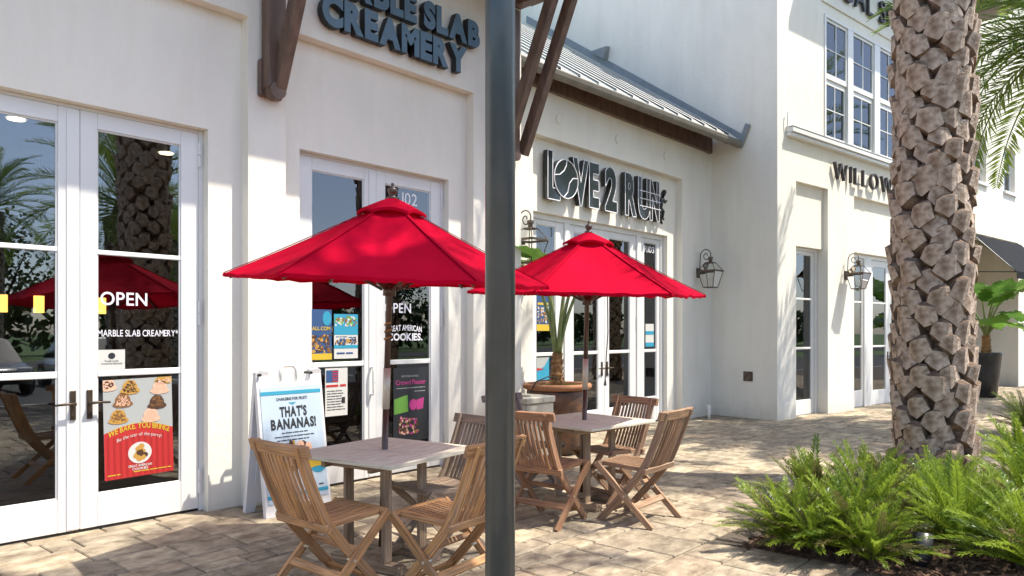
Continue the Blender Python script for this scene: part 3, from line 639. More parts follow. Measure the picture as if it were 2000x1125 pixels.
# ------------------------------------------------------------------ the tall right-hand building (its own axes: x along the front, y inwards)
tall = thing('tall_building', 'tall white two-storey building on the right with sash windows over the shopfront', 'building', WC, WA)
H2 = 11
DEEP = .22
b = MB()
R1 = (.61, 1.745, 4.14); R2 = (2.776, 6.75, 4.12)
D1 = (.61, 1.745, 3.03); D2 = (2.776, 6.75, 3.07)
b.box(0, .61, 0, .5, -.05, 4.14); b.box(1.745, 2.776, 0, .5, -.05, 4.14); b.box(6.75, 8.85, 0, .5, -.05, 4.14)
b.box(.61, 1.745, .09, .5, 3.03, 4.14); b.box(2.776, 6.75, .09, .5, 3.07, 4.14)
b.box(0, 1.60, 0, .5, 4.14, H2); b.box(1.60, 4.90, 0, .5, 4.14, 5.05); b.box(1.60, 4.90, 0, .5, 7.33, H2); b.box(4.90, 8.85, 0, .5, 4.14, H2)
b.box(0, .5, .5, 13, -.05, H2)
# far bay with the awning
b.box(8.85, 12.6, 0, .5, 3.98, 5.30); b.box(8.85, 9.15, 0, .5, 5.30, 6.5); b.box(10.05, 11.40, 0, .5, 5.30, 6.5); b.box(12.3, 12.6, 0, .5, 5.30, 6.5); b.box(8.85, 12.6, 0, .5, 6.5, H2)
b.box(8.85, 12.6, 1.1, 1.4, 2.95, 3.98); b.box(8.85, 9.3, 1.1, 1.4, -.05, 2.95); b.box(12.6, 24, 0, 2.0, -.05, H2); b.box(8.55, 8.85, .5, 1.4, -.05, 3.98)
b.build('wall', M['stucco'], tall)
b = MB(); b.box(.5, 12.6, 1.5, 6, -.02, 0); b.build('inside_floor', M['floor_in'], tall)
b = MB(); b.box(.5, 12.6, 6, 6.1, 0, 9); b.build('inside_wall', M['interior2'], tall)
b = MB(); b.box(.5, 12.6, .5, 6, 4.4, 4.5); b.build('inside_ceiling', M['interior2'], tall)
b = MB(); b.box(1.25, 8.8, -.95, 0, 9.02, 9.2); b.build('eave', M['brown'], tall)
b = MB(); b.cbox(.27, 8.8, -.13, 0, 4.925, 5.005, .006); b.cbox(.27, 8.8, -.10, -.0, 4.86, 4.92, .006); b.build('ledge', M['white'], tall)
b = MB(); b.cbox(.27, 8.8, -.135, .0, 5.008, 5.022, .002); b.build('ledge_capping', M['flash'], tall)
b = MB(); b.tube([(.25, -.04, 4.99), (.24, -.05, 5.2), (.25, -.05, 5.26), (.28, -.05, 5.27)], .012, 6); b.build('ledge_bracket', M['white'], tall)
b = MB(); b.cbox(1.5, 8.8, -.03, 0, 7.53, 7.58, .004); b.build('cornice', M['stucco'], tall)
# three double-hung windows in one frame
f = MB(); f.cbox(1.60, 4.90, -.02, .06, 5.05, 5.085, .003); f.cbox(1.60, 4.90, -.02, .06, 7.28, 7.33, .003)
for (p, q) in ((1.60, 1.66), (2.50, 2.72), (3.63, 3.88), (4.80, 4.90)): f.cbox(p, q, -.018, .058, 5.086, 7.279, .003)
f.build('window_frame', M['white'], tall)
for (p, q) in ((1.662, 2.498), (2.722, 3.628), (3.882, 4.798)):
    for (z0, z1, yy) in ((5.087, 6.17, .03), (6.172, 7.278, .005)):
        s_ = MB(); c = .045
        s_.cbox(p, p + c, yy, yy + .035, z0, z1, .003); s_.cbox(q - c, q, yy, yy + .035, z0, z1, .003); s_.cbox(p + c, q - c, yy + .001, yy + .034, z0, z0 + .05 + (.05 if z0 > 6 else 0), .003); s_.cbox(p + c, q - c, yy + .001, yy + .034, z1 - .05 - (.04 if z1 < 7 else 0), z1, .003)
        s_.cbox((p + q) / 2 - .01, (p + q) / 2 + .01, yy + .004, yy + .02, z0 + .05, z1 - .05, .002); s_.cbox(p + c, q - c, yy + .006, yy + .018, (z0 + z1) / 2 - .01, (z0 + z1) / 2 + .01, .002)
        o = s_.build('sash', M['white'], tall)
        for i in range(2):
            for j in range(2):
                a = MB(); xm, zm = (p + q) / 2, (z0 + z1) / 2
                a.box((p + c, xm)[i] + .002, (xm, q - c)[i] - .002, yy + .021, yy + .025, (z0 + .05, zm)[j] + .002, (zm, z1 - .05)[j] - .002); a.build('pane', M['wglass'], o)
bl = MB()
for k in range(46): z = 5.12 + k * .047; bl.add([(1.68, .10, z), (2.49, .10, z), (2.49, .118, z + .036), (1.68, .118, z + .036)], [(0, 1, 2, 3)])
bl.build('blind', M['plastic'], tall, recalc=False)
cu = MB()
for (x0, x1) in ((2.72, 2.95), (3.9, 4.1)):
    P = [(x0 + (x1 - x0) * k / 20, .2 + .03 * math.sin(k * 1.6)) for k in range(21)]
    cu.add([(a, d, z) for z in (5.1, 7.25) for a, d in P], [(k, k + 1, 21 + k + 1, 21 + k) for k in range(20)])
cu.build('curtain', M['plastic'], tall, recalc=False)
# ground floor glazing
f = MB()
for (p, q) in ((.612, .70), (1.655, 1.743), (2.778, 2.86), (3.64, 3.95), (5.62, 5.93), (6.67, 6.748)): f.cbox(p, q, DEEP - .03, DEEP + .07, -.02, 3.0 if p < 2 else 3.04, .003)
f.cbox(.612, 1.743, DEEP - .032, DEEP + .072, 2.98, 3.029, .003); f.cbox(2.778, 6.748, DEEP - .032, DEEP + .072, 2.99, 3.069, .003); f.build('door_frame', M['white'], tall)
TB = [(1.19, 1.23), (2.09, 2.125)]
leaf(tall, .702, 1.653, -.01, 2.978, DEEP, .03, .09, .06, .27, TB, M['glass'], False, name='fixed_light')
leaf(tall, 2.862, 3.638, -.01, 2.988, DEEP, .10, .05, .09, .33, TB, M['glass'], False, name='sidelight'); leaf(tall, 5.932, 6.668, -.01, 2.988, DEEP, .08, .10, .09, .33, TB, M['glass'], False, name='sidelight')
dl = leaf(tall, 3.952, 4.83, -.01, 2.988, DEEP, .13, .14, .13, .30, TB, M['glass'], False); dr = leaf(tall, 4.834, 5.618, -.01, 2.988, DEEP, .14, .13, .13, .30, TB, M['glass'], False)
lever(dl, 4.775, DEEP, .98, -1); lever(dr, 4.89, DEEP, .98, 1)
t = MB(); t.box(.62, 1.74, DEEP - .02, DEEP + .08, -.04, .004); t.box(2.78, 6.74, DEEP - .02, DEEP + .08, -.04, .004); t.build('threshold', M['black'], tall)
# far bay: glazed doors under the awning, windows above
f = MB(); f.cbox(9.302, 12.55, 1.08, 1.16, 2.90, 2.948, .003)
for (p, q) in ((9.302, 9.42), (10.40, 10.50), (11.45, 11.55), (12.45, 12.55)): f.cbox(p, q, 1.081, 1.159, -.03, 2.898, .003)
f.build('door_frame', M['white'], tall)
for (p, q) in ((9.422, 10.398), (10.502, 11.448), (11.552, 12.448)):
    leaf(tall, p, q, -.01, 2.895, 1.1, .14, .14, .14, .42, [(.98, 1.0), (1.45, 1.47), (1.92, 1.94), (2.35, 2.37)], M['glass'], False)
for (p, q) in ((9.152, 10.048), (11.402, 12.298)):
    leaf(tall, p, q, 5.302, 6.498, .1, .06, .06, .06, .06, [(5.88, 5.92)], M['wglass'], False, name='upper_window')
    sb = MB(); sb.cbox(p - .06, q + .06, -.06, .06, 5.22, 5.298, .004); sb.build('sill', M['white'], tall)
aw = thing('awning', 'black canvas awning over the far glazed doors', 'awning', wpt(10.9, 0, 3.9), WA)
b = MB(); pts = []
for i in range(13):
    x = -1.9 + 3.8 * i / 12
    for j in range(7): v = j / 6; pts.append((x, -.01 - .95 * v, .05 - 1.0 * v - .02 * math.sin(math.pi * v) - .008 * math.sin(i * 2.1)))
b.add(pts, [(i * 7 + j, i * 7 + j + 1, (i + 1) * 7 + j + 1, (i + 1) * 7 + j) for i in range(12) for j in range(6)]); b.build('canopy', M['black_cloth'], aw, smooth=True, recalc=False)
b = MB(); b.box(-1.9, 1.9, -.972, -.965, -1.12, -.95); b.build('valance', M['black_cloth'], aw)
b = MB()
for x in (-1.88, 1.88): b.tube([(x, -.01, -.9), (x, -.95, -.96)], .012, 6); b.tube([(x, -.01, .03), (x, -.95, -.96)], .012, 6)
b.tube([(-1.88, -.95, -.96), (1.88, -.95, -.96)], .012, 6); b.build('awning_frame', M['black'], aw)
sign('willow_sign', 'dark raised letters reading WILLOW on the tall building', [('WILLOW', 1.86, 4.30, 4.33, .325)], tuple(WC + WN * -.03), WA, None, M['sign_brown'], .06, -.018, .42)
sign('medical_sign', 'black raised letters on the upper wall partly hidden by the palm trunk', [('MEDICAL SPA', .62, 4.95, 7.76, .44)], tuple(WC + WN * -.02), WA, None, M['sign_side'], .05, -.008, .28)
t = thing('outlet_cover', 'small square brown cover plate on the shaded side wall', 'wall plate', wpt(-.0, .555, .73), WA)
b = MB(); b.cbox(-.016, 0, -.09, .09, -.085, .085, .004); b.build('cover', M['copper'], t)
b = MB(); b.cbox(-.022, -.017, -.06, .05, -.06, .06, .002); b.build('flap', M['copper'], t)

# ------------------------------------------------------------------ gas lanterns
def make_lantern():
    t = thing('wall_lantern', '', 'lantern', group='copper wall lanterns')
    b = MB(); b.cbox(-.05, .05, -.03, 0, -.12, .07, .006); b.cbox(-.025, .025, -.16, -.03, -.05, -.0, .004); b.build('back_plate', M['copper'], t)
    pts = [(0, -.05, -.02), (0, -.052, .12), (0, -.06, .26)]
    cx, cz = -.185, .30; r = .125
    for k in range(30):
        a = math.pi - .1 - k * .29; rr = r * (1 - k / 38); pts.append((0, cx - .0 + (-rr) * math.cos(math.pi - a) * -1 * (1) * (1) if False else cx + rr * math.cos(math.pi - a - .1 + 0) , cz + rr * math.sin(math.pi - a + .0)))
    # scroll: rises from the plate, arches outwards and curls in on itself
    pts = [(0, -.05, -.02), (0, -.052, .12), (0, -.058, .27)] + [(0, -.185 + (.127 * (1 - k / 34)) * math.cos(k * .32), .30 + (.135 * (1 - k / 34)) * math.sin(k * .32)) for k in range(0, 31)]
    b = MB(); b.tube(pts, .0095, 7); b.build('scroll', M['copper'], t, smooth=True)
    C = -.27; TW, BW, RW = .175, .10, .075; zt, zb, zr = 0.0, -.31, .155
    cor = lambda w_, z: [(-w_, C - w_, z), (w_, C - w_, z), (w_, C + w_, z), (-w_, C + w_, z)]
    A, Bq, Cq = cor(TW, zt), cor(BW, zb), cor(RW, zr)
    b = MB()
    for k in range(4):
        b.tube([A[k], Bq[k]], .008, 5); b.tube([A[k], Cq[k]], .007, 5); b.tube([Bq[k], Bq[(k + 1) % 4]], .01, 5); b.tube([Cq[k], Cq[(k + 1) % 4]], .009, 5)
        p, q = Vector(A[k]), Vector(A[(k + 1) % 4]); b.beam(p, q, .03, .02, (0, 0, 1), .002)
    b.build('cage', M['copper'], t)
    b = MB(); b.cbox(-RW, RW, C - RW, C + RW, zr, zr + .012, .002); b.tube([(0, C, zr), (0, C, zr + .09)], .035, 12); b.tube([(0, C, zr + .075), (0, C, zr + .115)], [.05, .045], 12); b.build('chimney', M['copper'], t)
    b = MB(); b.cbox(-BW, BW, C - BW, C + BW, zb - .004, zb + .004, .001); b.build('base_plate', M['copper'], t)
    b = MB(); b.tube([(0, C, zb), (0, C, zb + .13)], .012, 8); b.tube([(0, C, zb + .13), (0, C, zb + .19)], [.022, .008], 8); b.tube([(.07, C, zb + .12), (.2, C, zb + .12)], .004, 5); b.build('burner', M['brass'], t)
    for k in range(4):
        for (P, Q, nm) in ((A, Bq, 'glass_pane'), (A, Cq, 'roof_pane')):
            b = MB(); b.add([P[k], P[(k + 1) % 4], Q[(k + 1) % 4], Q[k]], [(0, 1, 2, 3)]); b.build(nm, M['lglass'], t, recalc=False)
    return t
lan = make_lantern()
for i, (loc, rz, lab) in enumerate((((7.13, LP, 2.66), 0, 'copper scroll lantern half hidden behind the dark round post'), ((11.99, LP, 2.57), 0, 'copper scroll lantern to the right of the middle shop doors'), (tuple(wpt(2.42, 0, 2.60)), WA, 'copper scroll lantern on the tall building beside the palm trunk'))):
    o = lan if i == 0 else copy_tree(lan); o.location = loc; o.rotation_euler = (0, 0, rz); o.scale = (.92,) * 3; o['label'] = lab

# ------------------------------------------------------------------ dark round post in the foreground
t = thing('round_post', 'dark blue-grey round steel post in the foreground', 'post', (1.91, 1.76, 0))
b = MB(); b.tube([(0, 0, 0), (0, 0, 6.2)], .0525, 40); b.build('shaft', M['post'], t, smooth=True)
b = MB(); b.tube([(0, 0, 0), (0, 0, .025)], .13, 32); b.build('base_flange', M['post'], t)

# ------------------------------------------------------------------ teak folding chairs and tables
def make_chair():
    t = thing('folding_chair', '', 'chair', group='teak folding chairs')
    T = M['teak']
    SX, LX = .205, .238
    stile = [(-.335, .895), (-.30, .80), (-.262, .70), (-.222, .60), (-.178, .50), (-.12, .41), (-.03, .30), (.11, .145), (.245, 0.0)]
    for s in (-1, 1):
        b = MB(); b.strip([(s * SX, y, z) for y, z in stile], .025, .052); b.build('back_post', T, t)
        b = MB(); b.strip([(s * LX, .255, .455), (s * LX, .12, .335), (s * LX, -.03, .19), (s * LX, -.235, 0)], .025, .046); b.build('leg', T, t)
    b = MB(); pts = []   # top rail bowed backwards
    b.strip([(-.272, -.318, .868), (-.14, -.335, .868), (0, -.342, .868), (.14, -.335, .868), (.272, -.318, .868)], .064, .027, (0, -.28, .96)); b.build('top_rail', T, t)
    for k in range(10):
        x = -.168 + .336 * k / 9; bow = .022 * (1 - (x / .19) ** 2)
        b = MB(); b.strip([(x, y - bow, z) for y, z in ((-.315, .842), (-.292, .77), (-.262, .69), (-.225, .60), (-.185, .51), (-.155, .445))], .0185, .012); b.build('back_slat', T, t)
    b = MB(); b.beam((-.245, -.168, .432), (.245, -.168, .432), .05, .03, (0, -.3, 1), .005); b.build('back_rail', T, t)
    for s in (-1, 1):
        b = MB(); b.beam((s * .178, -.155, .437), (s * .178, .245, .452), .026, .034, (1, 0, 0)); b.build('seat_side', T, t)
    for k in range(10):
        x = -.15 + .3 * k / 9
        b = MB(); b.strip([(x, -.15, .458), (x, -.06, .446), (x, .06, .447), (x, .17, .458), (x, .238, .462)], .0205, .012); b.build('seat_slat', T, t)
    b = MB(); b.beam((-.222, .248, .455), (.222, .248, .455), .045, .026, (0, 1, 0), .005); b.build('seat_front', T, t)
    b = MB(); b.beam((-.224, -.085, .152), (.224, -.085, .152), .05, .02, (0, .7, .7)); b.build('stretcher', T, t)
    b = MB(); b.beam((-.224, .05, .27), (.224, .05, .27), .034, .022, (0, .7, .7)); b.build('stretcher', T, t)
    b = MB(); b.beam((-.191, .155, .09), (.191, .155, .09), .04, .02, (0, .7, -.7)); b.build('stretcher', T, t)
    b = MB(); b.tube([(-.254, .0, .225), (-.19, .0, .225)], .009, 8); b.tube([(.19, .0, .225), (.254, .0, .225)], .009, 8); b.build('pivot_bolt', M['brass'], t)
    return t
chair = make_chair()
CH = (((2.495, 3.66), 2, (.56, .29, .12), 'honey brown folding chair in front of the sandwich board'),
      ((2.985, 3.13), 97, (.54, .28, .115), 'honey brown folding chair partly behind the dark post at the nearer table'),
      ((3.49, 3.77), 172, (.34, .25, .18), 'greyish folding chair beyond the nearer table, facing left'),
      ((4.60, 3.73), 6, (.40, .21, .11), 'reddish brown folding chair immediately right of the dark post'),
      ((5.60, 3.80), 171, (.36, .21, .125), 'brown folding chair facing left on the far side of the farther table'),
      ((5.13, 3.205), 93, (.39, .235, .135), 'brown folding chair at the front of the farther table, open paving to its right'),
      ((5.31, 4.55), -91, (.30, .25, .235), 'weathered grey folding chair mostly hidden left of the dark post'))
rnd = random.Random(3)
for i, ((x, y), hd, col, lab) in enumerate(CH):
    o = chair if i == 0 else copy_tree(chair)
    o.location = (x, y, 0); o.rotation_euler = (0, 0, R(hd - 90)); o['label'] = lab
    for ch in o.children:
        k = rnd.uniform(.8, 1.2); gme = rnd.uniform(-.03, .03)
        ch.color = (col[0] * k + gme * .3, col[1] * k, col[2] * k - gme * .3, 1)
def make_table():
    t = thing('square_table', '', 'table', group='teak cafe tables'); T = M['teak']; h = .44; bw = .085; zt = .73; th = .026
    for s in (-1, 1):
        b = MB(); b.cbox(-h, h, s * (h - bw / 2) - bw / 2, s * (h - bw / 2) + bw / 2, zt - th, zt, .004); b.build('border_board', M['table_wood'], t)
        b = MB(); b.cbox(s * (h - bw / 2) - bw / 2, s * (h - bw / 2) + bw / 2, -h + bw + .001, h - bw - .001, zt - th, zt, .004); b.build('border_board', M['table_wood'], t)
    n = 9; w_ = (2 * (h - bw)) / n
    b = MB(); b.cbox(-.045, .045, -h + bw + .001, h - bw - .001, zt - th, zt, .003)
    for i in range(n):
        y0 = -h + bw + i * w_ + .0025
        for s in (-1, 1):
            q = MB(); x0, x1 = (-h + bw + .002, -.047) if s < 0 else (.047, h - bw - .002)
            q.cbox(x0, x1, y0, y0 + w_ - .005, zt - th, zt - rnd.uniform(0, .0015), .003); q.build('top_slat', M['table_wood'], t)
    b.build('centre_board', M['table_wood'], t)
    for s in (-1, 1):
        b = MB(); b.cbox(-.36, .36, s * .20 - .018, s * .20 + .018, zt - th - .055, zt - th - .001, .004); b.build('apron', T, t)
        b = MB(); b.cbox(s * .30 - .016, s * .30 + .016, -.18, .18, zt - th - .05, zt - th - .002, .004); b.build('apron', T, t)
    for sx in (-1, 1):
        for sy in (-1, 1):
            b = MB(); b.cbox(sx * .17 - .035, sx * .17 + .035, sy * .165 - .016, sy * .165 + .016, .06, zt - th - .056, .004); b.build('leg', T, t)
        b = MB(); b.cbox(sx * .17 - .038, sx * .17 + .038, -.30, .30, 0.0, .06, .006); b.build('foot', T, t)
    b = MB(); b.cbox(-.131, .131, -.045, .045, .062, .088, .004); b.build('pole_plate', T, t)
    return t
tab = make_table(); TP = ((3.085, 3.865, 8.5), (5.30, 3.87, -4))
TL = ('weathered square wooden table nearest the camera', 'weathered square wooden table in front of the big rusty pot')
for i, (x, y, a) in enumerate(TP):
    o = tab if i == 0 else copy_tree(tab); o.location = (x, y, 0); o.rotation_euler = (0, 0, R(a)); o['label'] = TL[i]
    for ch in o.children:
        k = rnd.uniform(.85, 1.15); c = (.52, .42, .365) if ch.name.split('.')[0] in ('border_board', 'top_slat', 'centre_board') else (.36, .255, .17)
        ch.color = (c[0] * k, c[1] * k, c[2] * k, 1)

# ------------------------------------------------------------------ red market umbrellas
def make_umbrella():
    t = thing('red_umbrella', '', 'umbrella', group='red market umbrellas')
    Rm, zr, za, r0 = 1.04, 1.845, 2.335, .05
    W = mat_w
    b = MB(); b.tube([(0, 0, .05), (0, 0, 1.02)], .0215, 16); b.build('lower_pole', W, t, smooth=True)
    b = MB(); b.tube([(0, 0, 1.0), (0, 0, 1.27)], .0245, 16); b.build('sleeve', M['brass'], t, smooth=True)
    b = MB(); b.tube([(0, 0, 1.25), (0, 0, 2.37)], .0205, 16); b.build('upper_pole', W, t, smooth=True)
    b = MB(); b.tube([(0, 0, 1.74), (0, 0, 1.82)], .042, 12); b.build('runner', W, t, smooth=True)
    for k in range(6):
        a0, a1 = k * math.pi / 3, (k + 1) * math.pi / 3
        nu, nv = 18, 20; pts = []
        for j in range(nv + 1):
            v = j / nv; rr = r0 + (Rm - r0) * v; zz = za + (zr - za) * v - .012 * math.sin(math.pi * v)
            for i in range(nu + 1):
                u = i / nu; A = Vector((math.cos(a0), math.sin(a0), 0)) * rr; B2 = Vector((math.cos(a1), math.sin(a1), 0)) * rr
                p = A.lerp(B2, u); sg = math.sin(math.pi * u)
                p *= 1 - .018 * sg * v ** 3        # hem pulled in between the ribs
                z = zz - .022 * sg * math.sin(math.pi * min(v * 1.05, 1)) - .006 * sg * v
                z += .006 * v * sg * math.sin(u * 23 + v * 3 + k) * (1 - abs(2 * u - 1)) + .013 * noise.noise((p.x * 3 + k, p.y * 3, 1.3)) * sg + .004 * math.exp(-((1 - v) / .05) ** 2) * math.sin(u * 31 + k * 2) * sg
                pts.append((p.x, p.y, z))
        fs = [(j * (nu + 1) + i, j * (nu + 1) + i + 1, (j + 1) * (nu + 1) + i + 1, (j + 1) * (nu + 1) + i) for j in range(nv) for i in range(nu)]
        b = MB(); b.add(pts, fs); base = pts[-(nu + 1):]
        low = [(p[0] * .995, p[1] * .995, p[2] - .022 - .003 * math.sin(i * 1.9 + k)) for i, p in enumerate(base)]
        b.add(base + low, [(i, i + 1, nu + 1 + i + 1, nu + 1 + i) for i in range(nu)])
        o = b.build('canopy_panel', M['canvas'], t, smooth=True, recalc=False)
        b = MB(); e = Vector((math.cos(a0), math.sin(a0), 0)); s = Vector((-math.sin(a0), math.cos(a0), 0))
        P0, P1 = e * (r0) + Vector((0, 0, za + .004)), e * (Rm) + Vector((0, 0, zr + .006)); mid_ = (P0 + P1) / 2 + Vector((0, 0, -.010))
        b.strip([P0, P0.lerp(mid_, .5) + Vector((0, 0, -.004)), mid_, mid_.lerp(P1, .5) + Vector((0, 0, -.004)), P1], .022, .003, s); b.build('seam', M['canvas'], o)   # stitched seam over the rib
        b = MB(); b.beam(e * .04 + Vector((0, 0, za - .03)), e * (Rm - .03) + Vector((0, 0, zr - .022)), .018, .024, s); b.build('rib', W, t)
        b = MB(); b.beam(e * .045 + Vector((0, 0, 1.78)), e * .55 + Vector((0, 0, zr + (za - zr) * .49 - .05)), .014, .02, s); b.build('strut', W, t)
        b = MB(); b.tube([e * (Rm - .035) + Vector((0, 0, zr - .012)), e * (Rm + .008) + Vector((0, 0, zr - .008))], .013, 8); b.build('rib_pocket', M['canvas'], o)
        # vent cap: raised, its hem standing off between the ribs
        pts = []
        for j in range(7):
            v = j / 6; rr = .03 + .195 * v; zz = 2.372 - .098 * v + .006 * math.sin(math.pi * v)
            for i in range(11):
                u = i / 10; p = (Vector((math.cos(a0), math.sin(a0), 0)) * rr).lerp(Vector((math.cos(a1), math.sin(a1), 0)) * rr, u)
                pts.append((p.x, p.y, zz + .022 * math.sin(math.pi * u) * v ** 2))
        b = MB(); b.add(pts, [(j * 11 + i, j * 11 + i + 1, (j + 1) * 11 + i + 1, (j + 1) * 11 + i) for j in range(6) for i in range(10)])
        base = pts[-11:]; b.add(base + [(p[0], p[1], p[2] - .02) for p in base], [(i, i + 1, 12 + i, 11 + i) for i in range(10)])
        b.build('vent_panel', M['canvas'], t, smooth=True, recalc=False)
    b = MB(); b.lathe([(0, 2.50), (.008, 2.498), (.012, 2.488), (.008, 2.478), (.012, 2.472), (.028, 2.462), (.033, 2.447), (.026, 2.432), (.018, 2.424), (.020, 2.415), (.034, 2.408), (.036, 2.392), (0, 2.39)], 18); o = b.build('finial', W, t, smooth=True); o.location = (0, 0, -.028)
    return t
mat_w = mat('umbrella_wood', (.055, .03, .02), (.10, .055, .036), rough=.35, scale=4, stretch=(8, 8, 1), coat=.2); M['uwood'] = mat_w
umb = make_umbrella()
ULX = ((3.085, 3.865, 2.2, 2.8, 17.8, 'red market umbrella shading the nearer table'), (5.30, 3.87, 1.0, 2.6, 14, 'red market umbrella shading the farther table'))
for i, (x, y, lean_r, lean_f, rz, lab) in enumerate(ULX):
    o = umb if i == 0 else copy_tree(umb); o['label'] = lab
    # each pole stands a little askew in its table hole
    q = Matrix.Rotation(R(lean_r), 3, FW) @ Matrix.Rotation(R(lean_f), 3, RT) @ Matrix.Rotation(R(rz), 3, 'Z'); o.rotation_euler = q.to_euler()
    piv = Vector((0, 0, .95)); o.location = Vector((x, y, 0)) + piv - q @ piv; o.location.z = 0
b = MB(); b.tube([(.13, -.14, 1.83), (.135, -.15, 1.5), (.13, -.14, 1.25), (.128, -.138, 1.07)], .005, 5); b.tube([(.128, -.138, 1.08), (.128, -.138, 1.03)], [.007, .014], 8); b.build('pull_cord', M['uwood'], [o_ for o_ in bpy.data.objects if o_.name.startswith('red_umbrella')][-1])
b = MB(); b.tube([(.03, -.1, 1.84), (.03, -.13, 1.80), (.0, -.14, 1.79), (-.05, -.12, 1.80), (-.06, -.1, 1.84)], .005, 5); b.build('loose_cord', M['uwood'], umb)
rnd = random.Random(6)
b = MB(); b.tube([(.026 * math.cos(k * 1.3), .026 * math.sin(k * 1.3), 1.44 + .01 * k) for k in range(14)], .006, 5); b.build('cord_wrap', M['fibre'], umb)

# ------------------------------------------------------------------ sandwich board
t = thing('sandwich_board', 'white plastic sandwich board with a pale blue sheet beside the second doors', 'sign board', (3.44, 5.62, 0), R(1.5))
tilt = math.atan2(.155, 1.12)
def board(sgn, name):
    b = MB(); w_, h = .315, 1.09
    prof = [(-w_, 0), (-w_ + .085, 0), (-w_ + .10, .075), (w_ - .10, .075), (w_ - .085, 0), (w_, 0), (w_, h + .09), (w_ - .03, h + .11), (w_ - .115, h + .10), (w_ - .13, h), (-w_ + .13, h), (-w_ + .115, h + .10), (-w_ + .03, h + .11), (-w_, h + .09)]
    pr = [(x, z) for x, z in prof]; n = len(pr)
    b.prism(pr, 1, -.02, .02); o = b.build(name, M['plastic'], t); o.location = (0, sgn * .158, 0); o.rotation_euler = (-sgn * -tilt if False else sgn * tilt, 0, 0)
    return o
fr = board(-1, 'front_panel'); bk = board(1, 'back_panel')
fr.rotation_euler = (-tilt, 0, 0); bk.rotation_euler = (tilt, 0, 0)
for q in (fr, bk): q.location.z = .0
b = MB(); b.tube([(-.075, 0, 1.07), (-.078, 0, 1.18), (-.05, 0, 1.215), (.05, 0, 1.215), (.078, 0, 1.18), (.075, 0, 1.07)], .014, 8); b.build('carry_handle', M['plastic'], t, smooth=True)
for x in (-.29, .2): 
    b = MB(); b.tube([(x, -.05, 1.15), (x, .05, 1.15)], .012, 8); b.build('hinge_bolt', M['black'], t)
for zz in (.35, .62):
    b = MB(); b.cbox(-.25, .25, -.028, -.0202, zz - .1, zz + .1, .008); b.build('moulded_rib', M['plastic'], bk)
sh = MB(); sh.cbox(-.29, .29, -.026, -.0205, .10, 1.05, .002); sheet = sh.build('poster_sheet', M['paper'], fr)
Yp = -.0285
prints('blue_print', M['ink_blue'], sheet, lambda b: b.box(-.29, .29, Yp, -.0262, .985, 1.015), lambda b: b.box(-.29, .29, Yp, -.0262, .14, .17), lambda b: b.add([(-.04, Yp, .915), (.04, Yp, .915), (.005, Yp, .895)], [(0, 1, 2)]), lambda b: disc(b, .21, .40, .10, .10, Yp, 24))
prints('black_print', M['ink_dark'], sheet, lambda b: flat_text(b, 'CHARGING FOR FRUIT?', -.15, .15, .935, .024, Yp, .02, .12), lambda b: flat_text(b, "THAT'S", -.125, .135, .80, .078, Yp, .04, .08), lambda b: flat_text(b, 'BANANAS!', -.215, .22, .70, .078, Yp, .04, .06),
       lambda b: words(b, -.12, .13, .66, .014, Yp, 1), lambda b: words(b, -.19, .19, .63, .014, Yp, 2), lambda b: words(b, -.17, .16, .60, .014, Yp, 3), lambda b: words(b, .2, .27, .195, .02, Yp, 4))
rp = random.Random(8)
for nm, ct in (('ink_choc', 14), ('ink_gold', 12), ('ink_pale', 8)):
    b = MB()
    for k in range(ct): disc(b, rp.uniform(-.10, .14), rp.uniform(.36, .57), rp.uniform(.015, .045), rp.uniform(.015, .04), Yp - .0004 * rp.random() - .0003, 10)
    prop(b.build('fruit_print', M[nm], sheet, recalc=False), kind='stuff')
prints('yellow_print', M['ink_yellow'], sheet, lambda b: b.add([(.06, Yp - .001, .40), (.27, Yp - .001, .43), (.275, Yp - .001, .36), (.07, Yp - .001, .345)], [(0, 1, 2, 3)]), lambda b: disc(b, -.235, .235, .026, .026, Yp, 20))

# ------------------------------------------------------------------ posters on the glass
def poster(name, label, x0, x1, z0, z1, y, base, rz=0):
    t = thing(name, label, 'poster', ((x0 + x1) / 2, y, z0), 0); t.rotation_euler = (0, rz, 0)
    b = MB(); w_ = (x1 - x0) / 2; b.box(-w_, w_, 0, .002, 0, z1 - z0); b.build('sheet', base, t); return t, w_, z1 - z0
PYY = DY + .0265
t, w_, h = poster('party_poster', 'red and grey cookie poster low in the first glass door', 2.175, 2.70, .36, 1.135, PYY - .0145, M['ink_grey'], R(-1.2))
b = MB(); n = 14; b.add([(-w_, -.002, 0), (w_, -.002, 0)] + [(w_ - 2 * w_ * k / n, -.002, .36 + .06 * math.sin(math.pi * k / n)) for k in range(n + 1)], [tuple(range(n + 3))]); o = b.build('red_print', M['ink_red'], t)
b = MB()
for k in range(11): x = -w_ + .02 + k * .046; b.box(x, x + .018, -.0032, -.0022, .0, .33)
b.build('stripe_print', M['ink_red2'], t)
prints('yellow_print', M['ink_yellow'], t, lambda b: flat_text(b, 'WE BAKE. YOU BRING!', -w_ + .03, w_ - .03, .325, .045, -.004, .02, .07, arc=.055), lambda b: words(b, -.05, w_ - .02, .035, .014, -.004, 5), lambda b: words(b, -w_ + .02, -.15, .03, .014, -.004, 6))
prints('white_print', M['ink_white'], t, lambda b: flat_text(b, 'Be the star of the party!', -.17, .17, .285, .026, -.004, 0, .08, arc=.035), lambda b: disc(b, 0, .185, .09, .085, -.0042, 28), lambda b: flat_text(b, 'GREAT AMERICAN', -.09, .09, .075, .018, -.004, .02, .05), lambda b: flat_text(b, 'COOKIES', -.06, .06, .05, .018, -.004, .02, .05))
rp = random.Random(4); b1, b2 = MB(), MB()
